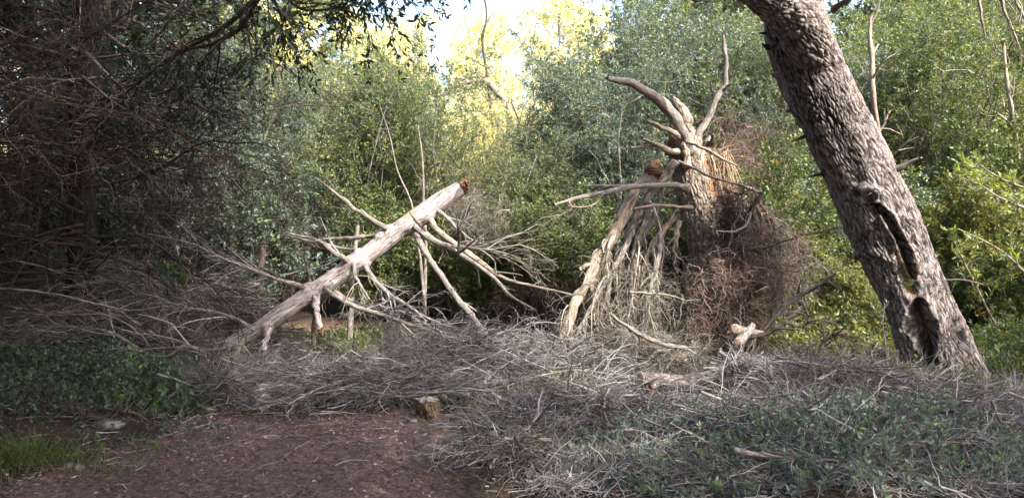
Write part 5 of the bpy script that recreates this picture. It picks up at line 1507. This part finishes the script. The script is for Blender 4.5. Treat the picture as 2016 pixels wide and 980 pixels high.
LVO = [dict(n=9, L=(0.3, 0.7), ang=(0.4, 1.1), wig=0.2, droop=0.15, K=6), dict(n=6, L=(0.12, 0.32), wig=0.25, droop=0.2, K=5)]
overhang("overhanging_bough", [
    [(560, -60, 9, 5.6), (480, 20, 8, 5.7), (430, 60, 7, 5.8), (370, 95, 6, 5.9), (300, 140, 5, 6.0), (240, 190, 3, 6.1)],
    [(520, -20, 8, 5.7), (470, 55, 7, 5.8), (420, 85, 6, 5.9), (350, 105, 5, 6.0), (320, 150, 3, 6.0)],
    [(390, -60, 5, 5.9), (370, 10, 4, 5.9), (355, 60, 3, 5.9), (375, 110, 2, 5.9), (370, 150, 1.5, 5.9)],
    [(300, 190, 4, 6.2), (350, 175, 4, 6.2), (400, 172, 3, 6.2), (465, 178, 2, 6.2)],
    [(120, -90, 5, 6.0), (220, -40, 5, 6.0), (330, -20, 4, 6.0), (450, -10, 3, 6.0)],
], "dark leafy bough crossing in front of the bright yellow opening", C_DARK, 0.05, 0.016, 700, LVO, [4, 9])
overhang("overhanging_bough", [
    [(500, -80, 7, 5.3), (560, -10, 5, 5.3), (600, 20, 4, 5.3), (680, 15, 2, 5.3)],
    [(520, -60, 6, 5.4), (540, 0, 4, 5.4), (565, 40, 3, 5.4), (600, 55, 1.5, 5.4)],
    [(700, -80, 6, 5.5), (760, -20, 4, 5.5), (800, -8, 3, 5.5), (850, -2, 1.5, 5.5)],
    [(600, -90, 6, 5.5), (650, -30, 4, 5.5), (690, -5, 3, 5.5), (720, 25, 1.5, 5.5)],
], "leafy sprigs hanging into the top edge against the light", C_DARK, 0.055, 0.018, 740, LVO, [3, 8])
overhang("overhanging_bough", [
    [(200, 60, 5, 6.4), (280, 120, 5, 6.4), (360, 190, 4, 6.4), (430, 230, 2, 6.4)],
    [(160, 150, 5, 6.5), (250, 220, 4, 6.5), (330, 250, 3, 6.5), (400, 290, 2, 6.5)],
    [(260, 40, 4, 6.3), (330, 80, 4, 6.3), (400, 130, 3, 6.3), (450, 150, 2, 6.3)],
], "drooping dark green bough below the crossing one at upper left", C_DARK, 0.05, 0.016, 780, LVO, [4, 9])
dead_branch([(245, 290, 3, 6.3), (290, 320, 3.5, 6.3), (330, 340, 3, 6.3), (372, 352, 2.5, 6.3), (400, 395, 1.5, 6.3)], "thin black bare branch pointing right out of the dark twigs at left", m=M_DARKB, tw=M_TWIG_DARK, sp=SPRAY, seed=340)
dead_branch([(1340, -20, 6, 6.0), (1365, -2, 6, 6.0), (1395, 2, 3, 6.0)], "black stub poking in at the top edge left of the leaning pine", m=M_DARKB, sp=None, seed=341)
dead_branch([(1900, -60, 7, 6.2), (1926, 0, 4, 6.2), (1932, 30, 3.5, 6.2), (1940, 75, 2, 6.2)], "bleached twig hanging straight down at the top right", m=M_TAN, sp=None, seed=342)
dead_branch([(1940, -70, 8, 6.2), (1970, 0, 5, 6.2), (1985, 40, 4, 6.2), (2010, 100, 1.5, 6.2)], "bleached forked branch hanging in at the top right corner", m=M_TAN, sp=SPRAY_LITE, tw=M_TWIG_TAN, seed=343)
dead_branch([(1990, -60, 6, 6.2), (2000, 0, 5, 6.2), (2020, 40, 3, 6.2)], "bleached branch stub cut by the top right corner", m=M_TAN, sp=SPRAY_LITE, tw=M_TWIG_TAN, seed=344)


# ------------------------------------------------------------------ low plants in front
GL = "low leafy weeds and sprouts"


def scatter_weeds(name, n, region, col, seed, label, L=0.04, W=0.018, hgt=(0.1, 0.3), nl=10, stem=M_TWIG, lean=0.5, cat="weeds", leaf=None):
    rng = np.random.default_rng(seed)
    x, y = region(rng, n)
    n = len(x)
    K = 5
    PP = np.empty((n, K, 3)); PP[:, 0] = np.stack([x, y, height(x, y) + rng.uniform(-0.02, 0.02, n)], 1)
    a = rng.uniform(0, 2 * np.pi, n)
    d = nrm(np.stack([np.cos(a) * lean, np.sin(a) * lean, np.ones(n)], 1))
    nz = 0.5 + 0.5 * vnoise(np.stack([x * 2.2, y * 2.2, x * 0 + seed * 3.3], 1))
    ed = np.clip(1.25 - np.hypot((x - x.mean()) / (2.1 * x.std()), (y - y.mean()) / (2.1 * y.std())), 0.15, 1)
    h = (rng.uniform(hgt[0], hgt[1], n) * (0.35 + 1.0 * nz) * ed)[:, None]
    for k in range(1, K):
        PP[:, k] = PP[:, k - 1] + d * h / (K - 1)
        d = nrm(d + rng.normal(0, 0.2, (n, 3)))
    RR = np.full((n, 1), 0.002) * np.linspace(1, 0.5, K)[None]
    st = obj(name, new_mesh(name, *tubes(PP, RR, 3, seed=seed)), stem, kind="stuff", label=label, category=cat)
    V = leaves(PP, nl, L, W, seed=seed, t0=0.2, clump=0.7)
    f = obj("foliage", new_mesh("foliage", *V, smooth=False), leaf or M_LEAF, st)
    f.color = (*col, 1)
    f["kind"] = "stuff"


def reg_ellipse(cx, cy, rx, ry):
    def f(rng, n):
        a = rng.uniform(0, 6.283, n); r = np.sqrt(rng.uniform(0, 1, n))
        return cx + rx * r * np.cos(a), cy + ry * r * np.sin(a)
    return f


scatter_weeds("weeds", 1700, reg_ellipse(1.9, 4.75, 1.7, 0.85), (0.105, 0.155, 0.140), 1, "blue green small leaved weeds growing through the right foreground twigs", L=0.042, W=0.017, hgt=(0.16, 0.5), nl=13)
scatter_weeds("weeds", 500, reg_ellipse(3.4, 6.3, 0.9, 0.5), (0.085, 0.13, 0.06), 2, "green weeds round the leaning pine's foot", L=0.036, W=0.013, hgt=(0.1, 0.32), nl=14)
scatter_weeds("weeds", 500, reg_ellipse(0.5, 6.2, 1.2, 0.8), (0.10, 0.125, 0.075), 3, "dusty grey green weeds in the central twigs", L=0.03, W=0.013, hgt=(0.15, 0.4), nl=12)
scatter_weeds("weeds", 700, reg_ellipse(-1.6, 6.7, 2.0, 0.7), (0.10, 0.125, 0.085), 4, "grey green sprigs mixed with the twigs beyond the track", L=0.028, W=0.012, hgt=(0.08, 0.3), nl=10)
scatter_weeds("weeds", 260, reg_ellipse(3.3, 4.6, 0.8, 0.6), (0.08, 0.15, 0.05), 5, "fresh green weeds in the bottom right corner", L=0.04, W=0.016, hgt=(0.1, 0.28), nl=12)
scatter_weeds("weeds", 500, reg_ellipse(-1.9, 8.6, 1.5, 0.6), C_GREEN, 6, "green weeds beyond the fallen trunk", L=0.045, W=0.022, hgt=(0.15, 0.4), nl=12)
scatter_weeds("weeds", 1600, reg_ellipse(3.2, 8.6, 1.7, 0.9), C_YEL, 7, "yellow green ground plants behind the leaning pine's foot", L=0.05, W=0.024, hgt=(0.2, 0.75), nl=14)
scatter_weeds("weeds", 900, reg_ellipse(5.2, 7.4, 1.1, 0.9), C_GREEN, 8, "green ground plants right of the leaning pine", L=0.055, W=0.02, hgt=(0.3, 0.9), nl=14)
scatter_weeds("brambles", 1500, reg_ellipse(-3.8, 6.1, 1.35, 0.75), (0.055, 0.095, 0.055), 9, "blue green bramble thicket left of the track", L=0.034, W=0.021, hgt=(0.15, 0.65), nl=15, lean=0.9, cat="brambles")
scatter_weeds("brambles", 300, reg_ellipse(-2.75, 6.0, 0.5, 0.45), (0.055, 0.10, 0.05), 10, "fresh green bramble shoots at the track side of the thicket", L=0.042, W=0.025, hgt=(0.15, 0.45), nl=11, cat="brambles")
scatter_weeds("weeds", 700, reg_ellipse(-4.4, 7.9, 1.2, 0.5), (0.05, 0.11, 0.045), 11, "green shoots rising behind the left twig heap", L=0.05, W=0.026, hgt=(0.5, 1.2), nl=14)


def grass():
    rng = np.random.default_rng(3)
    n = 1500
    a = rng.uniform(0, 6.283, n); r = np.sqrt(rng.uniform(0, 1, n))
    cg = rng.integers(0, 60, n); r = np.abs(rng.normal(0, 0.5, n)); r = np.where(cg < 40, r[cg], r)
    a = np.where(cg < 40, a[cg], a)
    x = -2.95 + 0.62 * r * np.cos(a) + rng.normal(0, 0.07, n); y = 4.62 + 0.32 * r * np.sin(a) + rng.normal(0, 0.05, n)
    n2 = 700
    x = np.append(x, rng.uniform(2.6, 4.6, n2)); y = np.append(y, rng.uniform(5.9, 7.0, n2))
    n3 = 500
    x = np.append(x, rng.uniform(-0.2, 3.5, n3)); y = np.append(y, rng.uniform(4.2, 5.6, n3))
    n = n + n2 + n3
    K = 4
    PP = np.empty((n, K, 3)); PP[:, 0] = np.stack([x, y, height(x, y)], 1)
    d = nrm(np.stack([rng.normal(0, 0.45, n), rng.normal(0, 0.45, n), np.ones(n)], 1))
    h = np.where(np.arange(n) < 1500, rng.uniform(0.04, 0.14, n), rng.uniform(0.08, 0.28, n))[:, None]
    for k in range(1, K):
        PP[:, k] = PP[:, k - 1] + d * h / (K - 1)
        d = nrm(d + rng.normal(0, 0.1, (n, 3)) + nrm(d * [1, 1, 0]) * 0.35)
    RR = np.tile(np.array([0.0026, 0.0022, 0.0015, 0.0004]), (n, 1))
    o = obj("grass", new_mesh("grass", *tubes(PP, RR, 3, seed=1)), M_LEAF, kind="stuff", label="short green grass tufts at the edges of the track", category="grass")
    o.color = (0.10, 0.13, 0.035, 1)


grass()

# leafy clump on the pale sapling, sprigs over the pine's hollow, near yellow-green sprays at the right
overhang("leaf_clump", [[(356, 560, 2, 7.6), (348, 535, 1.5, 7.5), (342, 520, 1, 7.5)], [(360, 570, 2, 7.6), (358, 540, 1.5, 7.5), (350, 528, 1, 7.5)], [(354, 580, 2, 7.6), (345, 558, 1.5, 7.5), (335, 545, 1, 7.5)]],
         "round clump of glossy green leaves on the pale sapling", (0.08, 0.17, 0.06), 0.05, 0.024, 800, [dict(n=6, L=(0.08, 0.2), K=5, wig=0.3)], [16], tw=M_TWIG, cat="leaves", up=0.2)
overhang("leafy_sprig", [[(1960, 640, 3, 7.0), (1920, 560, 2.5, 6.9), (1890, 500, 2, 6.8), (1875, 470, 1, 6.7)], [(2040, 560, 4, 6.6), (1980, 500, 3, 6.6), (1930, 470, 2, 6.5), (1885, 450, 1, 6.5)], [(2050, 420, 4, 6.6), (1980, 395, 3, 6.5), (1930, 365, 2, 6.5), (1880, 345, 1, 6.4)], [(2050, 380, 4, 6.6), (1990, 360, 3, 6.5), (1950, 340, 2, 6.5), (1925, 320, 1, 6.4)]],
         "bright yellow green leafy sprays reaching in from the right edge", (0.20, 0.25, 0.07), 0.06, 0.018, 820, [dict(n=9, L=(0.15, 0.4), K=5, wig=0.15, ang=(0.3, 0.8))], [13], m=M_TAN, tw=M_TWIG_TAN, cat="leafy branch", up=0.2)
overhang("leafy_sprig", [[(1748, 740, 2.5, 6.2), (1745, 690, 2, 6.2), (1738, 640, 1.5, 6.15), (1742, 590, 1, 6.1)], [(1935, 560, 2.5, 6.1), (1890, 550, 2, 6.1), (1840, 553, 1.5, 6.1), (1800, 552, 1, 6.1)], [(1720, 760, 2.5, 6.2), (1722, 720, 2, 6.2), (1715, 690, 1.5, 6.15), (1712, 660, 1, 6.1)]],
         "thin blue green sprigs crossing in front of the leaning pine's hollow", (0.09, 0.14, 0.10), 0.045, 0.013, 840, [dict(n=6, L=(0.08, 0.22), K=4, wig=0.15)], [8], m=M_TWIG, tw=M_TWIG, cat="leafy branch", up=0.2)


def strewn_twigs():
    """loose twigs lying on the track, thickening towards the brush"""
    rng = np.random.default_rng(44)
    n = 420
    x = rng.uniform(-3.2, 0.6, n); y = 4.1 + 2.0 * rng.uniform(0, 1, n) ** 0.6
    th = rng.uniform(0, np.pi, n)
    d = np.stack([np.cos(th), np.sin(th), rng.normal(0, 0.05, n)], 1)
    L = rng.uniform(0.05, 0.32, n)[:, None] * (0.4 + 0.6 * ((y[:, None] - 4.1) / 2))
    K = 5
    PP = np.empty((n, K, 3)); PP[:, 0] = np.stack([x, y, height(x, y) + 0.03], 1)
    for k in range(1, K):
        PP[:, k] = PP[:, k - 1] + d * L / (K - 1)
        d = nrm(d + rng.normal(0, 0.2, (n, 3)) * [1, 1, 0.2])
    RR = rng.uniform(0.0015, 0.0042, (n, 1)) * np.linspace(1, 0.4, K)[None]
    kp, kr = kids(PP, RR, 2, (0.03, 0.12), K=4, wig=0.3, seed=3)
    obj("fallen_twigs", new_mesh("fallen_twigs", *merge(tubes(PP, RR, 4, seed=1), tubes(kp, kr, 3, seed=2))), M_TWIG, kind="stuff", label="loose twigs strewn over the reddish track", category="twigs")


strewn_twigs()

scatter_weeds("weeds", 260, reg_ellipse(-3.0, 5.2, 1.1, 0.55), (0.06, 0.095, 0.05), 51, "scattered small seedlings on the bare soil between brambles and grass", L=0.026, W=0.015, hgt=(0.03, 0.13), nl=6)
heap("brushwood", -3.3, 5.5, 0.9, 0.3, 0.05, 380, (0.12, 0.4), M_TWIG_DARK, 52, "dark dead stems trailing out from under the brambles", kn=1)
